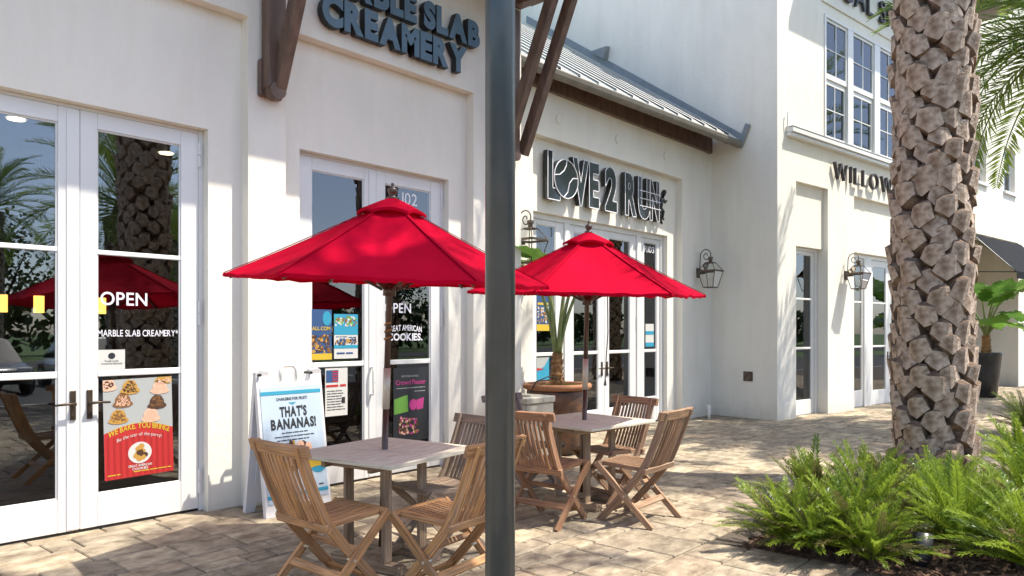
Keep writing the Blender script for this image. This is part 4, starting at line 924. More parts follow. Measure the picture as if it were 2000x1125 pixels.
for k in range(16):
    a = rp.random() * 6.28; r_ = rp.uniform(0, .055); disc(b1 if k % 3 else b2, r_ * math.cos(a), .185 + r_ * math.sin(a), .024, .022, -.0046 - k * .00005, 10)
b1.build('biscuit_print', M['ink_gold'], t, recalc=False); b2.build('biscuit_print', M['ink_choc'], t, recalc=False)
sc = ((-.065, .70, 'ink_gold'), (.165, .685, 'ink_pale'), (-.12, .60, 'ink_brown'), (.14, .565, 'ink_choc'), (-.155, .475, 'ink_gold'), (.09, .465, 'ink_pale'), (-.235, .735, 'ink_pale'), (.2, .765, 'ink_gold'))
for (x, z, nm) in sc:
    b = MB(); pts = [(x - .05, z - .042), (x, z - .048), (x + .05, z - .042), (x + .076, z - .026), (x + .070, z - .008), (x + .058, z - .002)] + [(x + .056 * math.cos(a) * (1 + .05 * math.sin(a * 9)), z + .008 + .060 * math.sin(a) * (1 + .06 * math.cos(a * 7))) for a in [math.pi * k / 11 for k in range(12)]] + [(x - .058, z - .002), (x - .070, z - .008), (x - .076, z - .026)]
    zc = .77; pts = [(max(-w_, min(w_, p)), min(h, q)) for p, q in pts]
    b.add([(p, -.0022 - .0012, q) for p, q in pts], [tuple(range(len(pts)))]); o = b.build('scoop_print', M[nm], t, recalc=False)
    q = MB()
    for k in range(60):
        a = rp.random() * math.pi; r_ = .052 * math.sqrt(rp.random()); px_, pz_ = x + r_ * math.cos(a), z - .03 + r_ * math.sin(a) * 1.7
        if abs(px_) < w_ - .01 and pz_ < h - .01: disc(q, px_, pz_, rp.uniform(.003, .008), rp.uniform(.003, .007), -.0038 - k * .00003, 7)
    q.build('topping_print', M[('ink_brown', 'ink_choc', 'ink_pale')[rp.randrange(3)] if nm != 'ink_choc' else 'ink_brown'], o, recalc=False)
t, w_, h = poster('notice_card', 'small white notice card on the first glass door', 2.126, 2.322, 1.213, 1.365, PYY - .015, M['ink_white'])
b = MB(); disc(b, 0, .105, .026, .024, -.002, 18); flat_text(b, 'Proudly Locally', -.05, .05, .06, .013, -.002, .01, .1); flat_text(b, 'Owned and Operated', -.075, .075, .04, .013, -.002, .01, .1); b.build('black_print', M['ink_dark'], t, recalc=False)
def crowd(t, x0, x1, z0, z1, n, names, y=-.002):
    for nm in names:
        b = MB()
        for k in range(n): disc(b, rp.uniform(x0, x1), rp.uniform(z0, z1), rp.uniform(.006, .02), rp.uniform(.006, .02), y - rp.random() * .0012, 7)
        prop(b.build('photo_print', M[nm], t, recalc=False), kind='stuff')
t, w_, h = poster('race_poster', 'dark blue race poster with a yellow foot on the second doors', 3.975, 4.235, 1.235, 1.72, PYY - .015, M['ink_navy'])
prints('yellow_print', M['ink_yellow'], t, lambda b: b.box(-w_, w_, -.002, -.0005, 0, .06), lambda b: flat_text(b, 'BALL.COM', -w_ + .01, w_ - .02, .285, .034, -.002, .02, .08))
b = MB(); disc(b, .075, .40, .05, .07, -.002, 24); b.build('blue_print', M['ink_blue'], t, recalc=False); crowd(t, -w_ + .015, w_ - .015, .075, .24, 30, ('ink_brown', 'ink_gold', 'ink_choc'))
t, w_, h = poster('event_poster', 'white and blue event poster beside the yellow-footed one', 4.262, 4.545, 1.24, 1.68, PYY - .015, M['ink_white'])
b = MB(); b.box(-w_, w_, -.0015, -.0005, .10, .135); b.box(-w_, w_, -.0014, -.0005, .235, .44); b.build('blue_print', M['ink_blue'], t)
crowd(t, -w_ + .015, w_ - .015, .33, .42, 22, ('ink_green', 'ink_brown', 'ink_white'), -.0022); crowd(t, -w_ + .015, w_ - .015, .145, .19, 14, ('ink_navy', 'ink_gold', 'ink_choc'))
prints('dark_print', M['ink_navy'], t, lambda b: words(b, -w_ + .02, .02, .212, .014, -.002, 7), lambda b: words(b, .03, w_ - .02, .205, .018, -.002, 8), lambda b: words(b, -w_ + .03, w_ - .03, .045, .03, -.002, 9))
t, w_, h = poster('flag_flyer', 'white flyer with a small flag behind the sandwich board', 4.16, 4.42, .68, 1.15, PYY - .015, M['ink_white'])
b = MB(); b.box(-w_ + .01, -w_ + .15, -.0015, -.0005, .33, .45); b.build('flag_blue_print', M['ink_navy'], t)
b = MB()
for k in range(5): b.box(-w_ + .08, -w_ + .15, -.0025, -.0017, .335 + k * .024, .346 + k * .024)
words(b, -w_ + .01, w_ - .02, .285, .04, -.002, 10); b.build('red_print', M['ink_red'], t, recalc=False)
b = MB()
for k in range(8): words(b, -w_ + .02, w_ - .03 - (k % 3) * .02, .06 + k * .026, .014, -.002, 11 + k)
b.box(.06, .1, -.0022, -.0012, .12, .18); b.build('dark_print', M['ink_dark'], t, recalc=False)
t, w_, h = poster('crowd_pleaser_poster', 'dark poster with pink and green picture on the second doors', 5.0, 5.485, .33, 1.12, PYY - .015, M['ink_dark'])
b = MB(); flat_text(b, 'Crowd Pleaser', -.21, .21, .61, .05, -.002, .01, .07); disc(b, .03, .39, .055, .06, -.002, 18); b.add([(.08, -.0022, .33), (.17, -.0022, .34), (.185, -.0022, .46), (.08, -.0022, .44)], [(0, 1, 2, 3)])
b.build('pink_print', M['ink_pink'], t, recalc=False); crowd(t, -.17, .1, .08, .26, 26, ('ink_pink', 'ink_pale', 'ink_choc', 'ink_brown'))
b = MB(); flat_text(b, 'INTRODUCING', -.13, .1, .69, .02, -.002, 0, .3); words(b, -.2, .2, .57, .012, -.002, 31); words(b, .05, .2, .53, .012, -.002, 32); b.build('white_print', M['ink_grey'], t, recalc=False)
b = MB(); b.add([(-w_ + .01, -.0022, .30), (-.04, -.0022, .32), (-.05, -.0022, .50), (-w_ + .01, -.0022, .46)], [(0, 1, 2, 3)]); b.build('green_print', M['ink_green'], t, recalc=False)
PYL = LD + .0125
t, w_, h = poster('yellow_poster', 'dark yellow-footed poster high in the middle shop sidelight', 7.83, 8.10, 1.52, 2.02, PYL, M['ink_navy'])
prints('yellow_print', M['ink_yellow'], t, lambda b: b.box(-w_, w_, -.002, -.0005, 0, .09), lambda b: b.box(-w_ + .02, w_ - .02, -.002, -.0005, .36, .39)); crowd(t, -w_ + .02, w_ - .02, .11, .33, 24, ('ink_gold', 'ink_white', 'ink_brown'))
t, w_, h = poster('teal_poster', 'teal poster low in the sidelight beside the rusty pot', 7.83, 8.10, .84, 1.15, PYL, M['ink_blue'])
b = MB(); b.add([(-w_, -.002, .14), (.02, -.002, .18), (w_, -.002, h), (-w_, -.002, h)], [(0, 1, 2, 3)]); b.build('white_print', M['ink_grey'], t, recalc=False)
b = MB(); b.add([(-w_, -.0025, .13), (.03, -.0025, .15), (-w_, -.0025, .17)], [(0, 1, 2)]); b.build('red_print', M['ink_red'], t, recalc=False)
t, w_, h = poster('blue_poster', 'pale blue poster in the right-hand sidelight of the middle shop', 10.64, 10.90, 1.26, 1.64, PYL, M['ink_white'])
b = MB(); b.box(-w_, w_, -.002, -.0005, 0, .07); b.box(-w_, w_, -.002, -.0005, .2, .26); b.build('blue_print', M['ink_blue'], t)

# ------------------------------------------------------------------ litter bin, big pot and plants
t = thing('litter_bin', 'square brushed metal litter bin between the post and the rusty pot', 'bin', (6.29, 5.43, 0), R(0))
b = MB(); b.cbox(-.235, .235, -.235, .235, .02, .72, .008); b.build('body', M['steel'], t)
b = MB(); b.cbox(-.25, .25, -.25, .25, .722, .79, .008); b.build('lid', M['steel'], t)
b = MB(); b.tube([(-.06, .0, .789), (-.06, .0, .793)], .12, 24); b.build('opening', M['black'], t)
b = MB(); b.tube([(.05, -.256, .755), (.05, -.25, .755)], .012, 10); b.build('lock', M['brass'], t)
def broad_leaf_mesh(Ln, Wd, seed, curl=.25):
    r_ = random.Random(seed); b = MB(); nu, nv = 14, 22; pts = []
    for j in range(nv + 1):
        s_ = j / nv; wdt = Wd * (math.sin(math.pi * min(1, s_ ** .62)) ** .75 if 0 < s_ < 1 else 0) + .002
        zc = -curl * Ln * s_ * s_
        for i in range(nu + 1):
            v = i / nu * 2 - 1; av = abs(v)
            ser = 1 + .10 * math.sin(s_ * 46 + (0 if v > 0 else 1.3)) * av ** 2
            x = v * wdt * ser; y = Ln * s_ - .10 * Ln * av * av * (1 - s_)          # lobes drop back beside the stalk
            z = zc + .20 * wdt * av - .16 * wdt * av * av + .035 * Wd * 4 * math.sin(s_ * 23 + v * 2) * av ** 2.2 * .5 + .012 * math.sin(s_ * 60) * av
            pts.append((x, y, z))
    b.add(pts, [(j * (nu + 1) + i, j * (nu + 1) + i + 1, (j + 1) * (nu + 1) + i + 1, (j + 1) * (nu + 1) + i) for j in range(nv) for i in range(nu)])
    return b.mesh('leaf', M['ear'], True, False)
LEAVES = [broad_leaf_mesh(.62, .23, 1), broad_leaf_mesh(.55, .21, 2, .4), broad_leaf_mesh(.70, .25, 3, .15)]
def ear_plant(name, label, loc, z0, trunk_h, stems, lsc=1.0, tr=.055):
    t = thing(name, label, 'plant', loc)
    b = MB(); prof = []
    for k in range(15): v = k / 14; prof.append((tr * (1.25 - .35 * v + .12 * math.sin(k * 2.4)), z0 + trunk_h * v))
    b.lathe(prof, 14); o = b.build('trunk', M['fibre'], t, smooth=False)
    sc_ = MB(); rr = random.Random(2)
    for k in range(60):
        a = rr.random() * 6.28; v = rr.random() * .95; r_ = tr * (1.2 - .3 * v); e = Vector((math.cos(a), math.sin(a), 0)); z = z0 + trunk_h * v; s_ = Vector((-e.y, e.x, 0)) * .022
        sc_.add([e * r_ - s_ + Vector((0, 0, z)), e * r_ + s_ + Vector((0, 0, z)), e * (r_ + .028) + Vector((0, 0, z + .055))], [(0, 1, 2)])
    sc_.build('trunk_scales', M['fibre'], o, recalc=False)
    for i, (az, lean, ln, li, la, roll) in enumerate(stems):
        e = Vector((math.cos(R(az)), math.sin(R(az)), 0)); P = []; p = Vector((0, 0, z0 + trunk_h - .03)) + e * .02
        for k in range(9):
            P.append(p.copy()); el = R(90 - lean * (.35 + .9 * k / 8)); p += (e * math.cos(el) + Vector((0, 0, math.sin(el)))) * ln / 8
        b = MB(); b.tube(P, [.03 - .002 * k for k in range(9)], 8); st = b.build('leaf_stalk', M['stalk'], t, smooth=True)
        lf = link_mesh('leaf_blade', LEAVES[li], st, P[-1]); lf.scale = (lsc,) * 3
        lf.rotation_euler = (Matrix.Rotation(R(az - 90), 3, 'Z') @ Matrix.Rotation(R(la), 3, 'X') @ Matrix.Rotation(R(roll), 3, 'Y')).to_euler()
    return t
t = thing('rusty_pot', 'big rust brown glazed pot with a terracotta rim', 'plant pot', (7.28, 5.74, 0))
b = MB(); b.lathe([(.0, .0), (.26, 0), (.29, .05), (.345, .35), (.375, .6), (.385, .76), (.37, .80), (.36, .80), (.36, .77), (.0, .77)], 48); b.build('body', M['rust_pot'], t, smooth=True)
b = MB(); b.lathe([(.372, .79), (.40, .795), (.428, .815), (.43, .845), (.415, .865), (.385, .867), (.365, .85), (.362, .79)], 48); b.build('rim', M['terracotta'], t, smooth=True)
b = MB(); b.lathe([(0, .80), (.30, .79), (.36, .785)], 32); b.build('soil', M['mulch'], t)
rp = random.Random(9); b = MB()
for k in range(420):
    a = rp.random() * 6.28; r_ = .34 * math.sqrt(rp.random()); x, y = r_ * math.cos(a), r_ * math.sin(a); z = .80 + rp.random() * .045; l_ = rp.uniform(.01, .022); d = rp.random() * 6.28
    b.add([(x + l_ * math.cos(d), y + l_ * math.sin(d), z), (x - l_ * .6 * math.sin(d), y + l_ * .6 * math.cos(d), z + .008), (x - l_ * math.cos(d), y - l_ * math.sin(d), z + .003), (x + l_ * .6 * math.sin(d), y - l_ * .6 * math.cos(d), z + .006)], [(0, 1, 2, 3)])
prop(b.build('ground_cover', M['moss'], t, recalc=False), kind='stuff')
b = MB(); b.tube([(-.46, .05, .78), (-.42, .0, .90), (-.25, -.05, .96), (-.1, -.05, .94), (.02, 0, .86)], .008, 6); b.build('irrigation_hose', M['black'], t, smooth=True)
ear_plant('potted_elephant_ear', 'broad-leaved plant with a shaggy orange trunk in the rusty pot', (7.28, 5.74, 0), .78, .46, ((133, 20, 1.05, 0, 25, 6), (-48, 24, 1.0, 2, 20, -8), (95, 10, 1.15, 1, 25, 4), (-100, 12, 1.1, 2, 25, 10), (-30, 17, 1.12, 1, 20, 0), (160, 13, 1.2, 0, 30, 8)), .82, .066)
t = thing('tall_black_pot', 'tall glossy black tapered pot near the far awning', 'plant pot', (20.1, 3.25, 0))
b = MB(); b.lathe([(0, 0), (.20, 0), (.22, .03), (.27, .5), (.315, .96), (.33, 1.0), (.325, 1.03), (.29, 1.03), (.28, .98), (0, .97)], 36); b.build('body', M['pot_black'], t, smooth=True)
b = MB(); b.lathe([(0, .99), (.285, .985)], 24); b.build('soil', M['mulch'], t)
ear_plant('awning_elephant_ear', 'large-leaved green plant in the tall black pot', (20.1, 3.25, 0), .98, .45, ((-115, 18, .75, 2, 35, 5), (-60, 40, .62, 0, -5, -10), (200, 44, .5, 1, 5, 12), (-150, 30, .9, 0, 40, 0), (-40, 58, .5, 2, -10, 8), (90, 30, .8, 0, 20, 0), (170, 20, 1.0, 1, 40, -6), (-90, 60, .45, 1, 5, 0), (-75, 26, .95, 2, 45, 12), (130, 50, .6, 2, 0, 0)), 1.55, .085)

# ------------------------------------------------------------------ date palms
def boot_mesh(seed, wd=.222, ht=.285, out=.15):
    """stub of a sawn-off leaf: swells out of the trunk and ends in a flat weathered cut"""
    r_ = random.Random(seed); sec = []; skew = r_.uniform(-.14, .14); lean = r_.uniform(-.035, .03); cut = r_.uniform(.26, .5)
    for j, (z, ww, d, flat) in enumerate(((-.16, .34, -.02, .5), (.12, .62, .045, .5), (cut, 1.0, .165, .25), (.88, .76, .175 + lean, .22), (1.0, .60, .11 + lean, .3), (.96, .62, -.02, .2))):
        ring = []; W_ = wd / 2 * ww * r_.uniform(.93, 1.07)
        for i, u in enumerate((-1, -1, -.55, 0, .55, 1, 1)):
            side = i in (0, 6)
            y_ = .03 if side else -(d) * (1 - flat * abs(u) ** 2.2)
            zz = ht * z + r_.uniform(-.007, .007) + skew * u * ht * .5 * (z > .2)
            if j == 2: zz -= .30 * ht * (1 - abs(u)) - .08 * ht
            if j in (3, 4) : zz += .07 * ht * (1 - abs(u)) * r_.uniform(.3, 1.2)
            ring.append((u * W_ * (.92 if side else 1) * (1 + r_.uniform(-.05, .05)), y_ + (0 if side else r_.uniform(-.005, .005)), zz))
        sec.append(ring)
    vs = [p for s_ in sec for p in s_]; fs = []
    for j in (0, 1, 3, 4, 2):
        fs += [(j * 7 + i, j * 7 + i + 1, (j + 1) * 7 + i + 1, (j + 1) * 7 + i) for i in range(6)]
    fs = fs[:-6] + [fs[-6], fs[-1]] + fs[-5:-1]
    return vs, fs
NCUT = 4
BV = [boot_mesh(s_) for s_ in range(9)]
BM_ = []
for vs, fs in BV:
    b = MB(); b.add(vs, fs); me = b.mesh('leaf_base', M['trunk'], False, False); me.materials.append(M['cut']); me.polygons.foreach_set('material_index', [0] * (len(fs) - NCUT) + [1] * NCUT); BM_.append(me)
def frond_mesh(L_, e0, droop, seed, nl=74, ll=.42, mat_=None, lw=.012):
    r_ = random.Random(seed); pts = []; p = Vector((0, 0, 0)); n = 16; tang = []
    for k in range(n + 1):
        t = k / n; el = R(e0 - droop * t ** 1.35); d = Vector((math.cos(el), .05 * math.sin(t * 3 + seed), math.sin(el))).normalized(); pts.append(p.copy()); tang.append(d); p += d * L_ / n
    b = MB(); b.tube(pts, [.018 * (1 - .85 * k / n) + .002 for k in range(n + 1)], 5)
    for k in range(nl):
        t = .10 + .9 * k / (nl - 1); q = t * n; i = min(int(q), n - 1); fr_ = q - i; c = pts[i].lerp(pts[i + 1], fr_); d = tang[i]
        up = Vector((-d.z, 0, d.x)); l_ = ll * (max(.12, math.sin(math.pi * (.12 + .84 * t))) ** .7) * r_.uniform(.85, 1.1)
        for s_ in (-1, 1):
            dr = (d * r_.uniform(.55, .8) + Vector((0, s_, 0)) * r_.uniform(.65, .9) + up * r_.uniform(.05, .5)).normalized()
            wv = dr.cross(up).normalized() * lw * r_.uniform(.8, 1.2) + up * r_.uniform(-.004, .004)
            tip = c + dr * l_ - Vector((0, 0, .18 * l_ * r_.random())); m1 = c + dr * l_ * .35
            b.add([c, m1 + wv, tip, m1 - wv], [(0, 1, 2, 3)])
    me = b.mesh('frond', mat_ or M['frond'], False, False); return me
FR = {e: [frond_mesh(2.5, e, dr, e + s_, ) for s_, dr in ((0, 62), (1, 80))] for e in (78, 55, 32, 8, -18)}
FD = frond_mesh(2.0, -45, 40, 5, mat_=M['frond_dry'])
def palm(label, loc, hgt, rad, seed, detail, nfr=44, fs=1.0, droop_dry=True):
    t = thing('date_palm', label, 'palm tree', (loc[0], loc[1], 0), group='date palms'); r_ = random.Random(seed)
    b = MB(); prof = [(rad * (1.22 if k == 0 else 1.08 if k == 1 else 1 + .03 * math.sin(k * 1.7)), hgt * k / 24 - .02) for k in range(25)]; b.lathe(prof, 20); trunk = b.build('trunk', M['trunk_core'], t, smooth=True)
    n = 8; rows = int((hgt + .1) / .142); rest = MB(); cand = []
    for row in range(rows):
        for i in range(n):
            a = 2 * math.pi * (i + .5 * (row % 2)) / n + r_.uniform(-.06, .06) + row * .035; z = row * .142 - .06 + r_.uniform(-.02, .02)
            cand.append((a, z, r_.uniform(.88, 1.14), r_.uniform(-.11, .11), r_.randrange(9), r_.uniform(-.10, .10), r_.uniform(.8, 1.15)))
    tocam = math.atan2(-loc[1], -loc[0])
    cand.sort(key=lambda c: (0 if (math.cos(c[0] - tocam) > -.25 and c[1] < 5.2) else 1, -math.cos(c[0] - tocam)))
    for q, (a, z, sc_, tw, vi, ti, so) in enumerate(cand):
        e = Vector((math.cos(a), math.sin(a), 0)); rr = rad * (1.16 if z < .15 else 1.0)
        mx = Matrix.Translation(e * rr + Vector((0, 0, z))) @ Matrix.Rotation(a + math.pi / 2, 4, 'Z') @ Matrix.Rotation(ti, 4, 'X') @ Matrix.Rotation(tw, 4, 'Y') @ Matrix.Diagonal((sc_, so, sc_, 1))
        if detail and q < 280:
            o = link_mesh('leaf_base', BM_[vi], trunk); o.matrix_local = mx
        else:
            vs, fs_ = BV[vi]; rest.add([mx @ Vector(v) for v in vs], fs_)
    o = prop(rest.build('leaf_bases', M['trunk'], trunk, recalc=False), kind='stuff'); nf = len(BV[0][1]); o.data.materials.append(M['cut']); o.data.polygons.foreach_set('material_index', [1 if k % nf >= nf - NCUT else 0 for k in range(len(o.data.polygons))])
    crown = MB(); crown.lathe([(rad * .9, hgt - .2), (rad * 1.15, hgt + .1), (rad * .9, hgt + .35), (rad * .3, hgt + .6), (0, hgt + .65)], 14); crown = crown.build('crown', M['trunk_core'], t)
    for k in range(nfr):
        v = k / nfr; e = (78, 55, 32, 8, -18)[min(4, int(v * 5))]; a = k * 2.39996 + r_.uniform(-.2, .2); s_ = fs * r_.uniform(.85, 1.1)
        link_mesh('frond', FR[e][k % 2], crown, (.12 * math.cos(a), .12 * math.sin(a), hgt + .45 - .35 * v), (r_.uniform(-.12, .12), r_.uniform(-.08, .08), a), (s_,) * 3)
    return t
palm('thick palm trunk of knobbly sawn leaf bases rising from the planting bed', (8.20, 1.77), 7.4, .20, 21, True, 14, 1.05)
palm('palm behind the viewer, seen reflected in the first glass door', (5.25, -.75), 10.1, .24, 22, False, 16, 1.15)
palm('palm at the right edge with green fronds hanging into view', (13.3, 1.0), 5.7, .26, 23, False, 86, 1.1)
for i, (x, y, h) in enumerate(((6.6, -5.0, 4.0), (2.0, -19, 5.5), (7.5, -20, 5.8), (14, -19.5, 5.2), (19.5, -.3, 6.3))):
    palm(('small palm by the kerb, its fronds reflected in the first doors', 'left of three palms across the car park, seen in reflections', 'middle of three palms across the car park, seen in reflections', 'right of three palms across the car park, seen in reflections', 'distant palm farther along the shopfronts on the right')[i], (x, y), h, .28, 30 + i, False, 36, 1.05)
# a little sprout of palm leaf showing left of the trunk
def coontie_frond(L_, e0, droop, seed, mat_):
    r_ = random.Random(seed); pts = []; p = Vector((0, 0, 0)); n = 10; tang = []
    for k in range(n + 1):
        t = k / n; el = R(e0 - droop * t ** 1.2); d = Vector((math.cos(el), .08 * math.sin(t * 2.5 + seed), math.sin(el))).normalized(); pts.append(p.copy()); tang.append(d); p += d * L_ / n
    b = MB(); b.tube(pts, [.0042 * (1 - .7 * k / n) for k in range(n + 1)], 4, False)
    nl = 46
    for k in range(nl):
        t = .16 + .84 * k / (nl - 1); q = t * n; i = min(int(q), n - 1); c = pts[i].lerp(pts[i + 1], q - i); d = tang[i]; up = Vector((-d.z, 0, d.x)); l_ = .105 * (max(.25, math.sin(math.pi * (.18 + .72 * t))) ** .6) * r_.uniform(.85, 1.15)
        for s_ in (-1, 1):
            dr = (d * r_.uniform(.75, 1.05) + Vector((0, s_, 0)) * .55 + up * r_.uniform(.15, .6)).normalized(); wv = (dr.cross(up).normalized() + up * r_.uniform(-.3, .3)) * .0046
            m1 = c + dr * l_ * .45; tip = c + dr * l_ + up * .012 * r_.uniform(-1, 1) - Vector((0, 0, .02))
            b.add([c, m1 + wv, tip, m1 - wv], [(0, 1, 2, 3)])
    return b.mesh('frond', mat_, False, False)
CF = [coontie_frond(.66, e, dr, k, M['coontie']) for k, (e, dr) in enumerate(((82, 30), (68, 38), (54, 42), (42, 42), (28, 36)))]
CFd = [coontie_frond(.62, e, dr, k + 9, M['coontie_dark']) for k, (e, dr) in enumerate(((72, 35), (48, 40), (28, 35)))]
def coontie(label, x, y, n, sc_, dark, seed):
    t = thing('coontie_shrub', label, 'shrub', (x, y, .0), group='low feathery shrubs'); r_ = random.Random(seed)
    b = MB(); b.lathe([(0, .07), (.018, .06), (.03, .03), (.035, -.04)], 8); b.build('crown', M['trunk_core'], t)
    for k in range(n):
        v = (k + .5) / n; a = k * 2.39996 + r_.uniform(-.3, .3); s_ = sc_ * r_.uniform(.72, 1.12)
        me = CFd[r_.randrange(3)] if r_.random() < dark else CF[min(4, int(v * 5))]
        link_mesh('frond', me, t, (.035 * math.cos(a), .035 * math.sin(a), .05), (r_.uniform(-.25, .25), r_.uniform(-.1, .1), a), (s_,) * 3)
CO = (('brownish feathery shrub at the left corner of the planting bed', 6.03, 2.16, 90, .86, .6), ('feathery shrub in the bed between the corner shrub and the palm', 6.6, 1.96, 80, .76, .25),
      ('feathery shrub at the bottom edge of the picture, left of the spotlight', 5.22, 1.62, 78, .78, .25), ('bright green feathery shrub in front of the palm trunk', 6.45, 1.34, 90, .78, .08),
      ('bright feathery shrub in the bottom right corner of the picture', 5.5, .60, 84, .92, .03), ('feathery shrub at the right edge, in front of the palm', 7.15, .84, 90, .9, .08),
      ('feathery shrub behind the palm trunk on its right', 9.0, 1.15, 56, 1.05, .08), ('feathery shrub close against the left foot of the palm', 7.35, 2.0, 66, .66, .35),
      ('small dark shrub alone at the far right edge on the paving', 13.3, 1.62, 46, .95, .3), ('feathery shrub above the spotlight in the bed', 5.85, 1.10, 74, .86, .08),
      ('low feathery shrub spilling over the bed edge at the bottom of the picture', 5.15, 2.02, 66, .70, .4), ('little feathery shrub at the bottom edge of the picture just left of the spotlight', 5.08, 1.44, 60, .60, .15), ('little feathery shrub overhanging the paving at the bottom left end of the bed', 5.08, 1.80, 60, .62, .4), ('feathery shrub in the middle of the bed, left of the spotlight', 5.85, 1.70, 84, .84, .25), ('feathery shrub at the foot of the palm trunk facing the viewer', 7.2, 1.42, 66, .62, .15))
for i, (lab, x, y, n, sc_, dk) in enumerate(CO): coontie(lab, x, y, n, sc_, dk, 50 + i)
t = thing('garden_spotlight', 'black garden spotlight among the bark chips under the shrubs', 'spotlight', (5.20, 1.19, -.02), R(35))
b = MB(); b.tube([(0, 0, -.02), (0, 0, .05)], .012, 8); b.build('stake', M['black'], t)
b = MB(); b.tube([(0, 0, .05), (.0, .0, .075)], .03, 12); b.build('knuckle', M['black'], t)
b = MB(); b.lathe([(0, .0), (.035, .0), (.05, .02), (.058, .06), (.058, .2), (.052, .2), (.05, .17), (0, .165)], 20); o = b.build('housing', M['black'], t, smooth=True); o.location = (0, 0, .055); o.rotation_euler = (R(8), R(12), 0)
b = MB(); b.cbox(-.07, .07, -.05, .05, -.01, .025, .008); b.build('base_box', M['flash'], t)

# ------------------------------------------------------------------ lamps inside the ice cream shop
em = mat_emit('warm_shade', (1.0, .55, .12), 1.6)
for i, (x, y, z, lab) in enumerate(((2.45, 10, 1.83, 'left amber pendant lamp glowing inside the first doors'), (2.82, 10, 1.83, 'middle amber pendant lamp glowing inside the first doors'), (3.50, 10.0, 1.83, 'right amber pendant lamp glowing inside the first doors'))):
    t = thing('pendant_lamp', lab, 'lamp', (x, y, z), group='amber pendant lamps')
    b = MB(); b.tube([(0, 0, -.10), (0, 0, .10)], .055, 14); b.build('shade', em, t, smooth=True)
    b = MB(); b.tube([(0, 0, .1), (0, 0, 1.75)], .004, 5); b.build('cord', M['black'], t)
em2 = mat_emit('ceiling_lamp_lens', (1.0, .85, .55), 2.2)
for i, (x, y, lab) in enumerate(((2.15, 8.3, 'round ceiling lamp seen high through the left door leaf'), (1.75, 8.0, 'round ceiling lamp at the left edge, seen through the left door leaf'), (3.7, 8.6, 'round ceiling lamp seen high through the right door leaf'), (5.9, 8.4, 'round ceiling lamp inside the second doors'))):
    t = thing('ceiling_lamp', lab, 'lamp', (x, y, 3.54 if i < 9 else 3.5), group='ceiling lamps')
    b = MB(); b.tube([(0, 0, .0), (0, 0, .012)], .075, 18); b.build('lens', em2, t)
    b = MB(); b.tube([(0, 0, .012), (0, 0, .06)], .095, 18); b.build('housing', M['white'], t)
em3 = mat_emit('bulb', (1.0, .7, .3), 14)
for i, (s_, d_, z, lab) in enumerate(((2.1, 2.6, 2.93, 'upper small bare bulb glowing inside the narrow window'), (2.45, 3.2, 2.62, 'lower small bare bulb glowing inside the narrow window'))):
    t = thing('bare_bulb', lab, 'lamp', wpt(s_, d_, z), group='bare bulbs')
    b = MB(); b.lathe([(0, -.03), (.022, -.02), (.03, 0), (.02, .025), (.008, .04)], 10); b.build('bulb', em3, t, smooth=True)
    b = MB(); b.tube([(0, 0, .04), (0, 0, 1.4)], .004, 5); b.build('flex', M['black'], t)

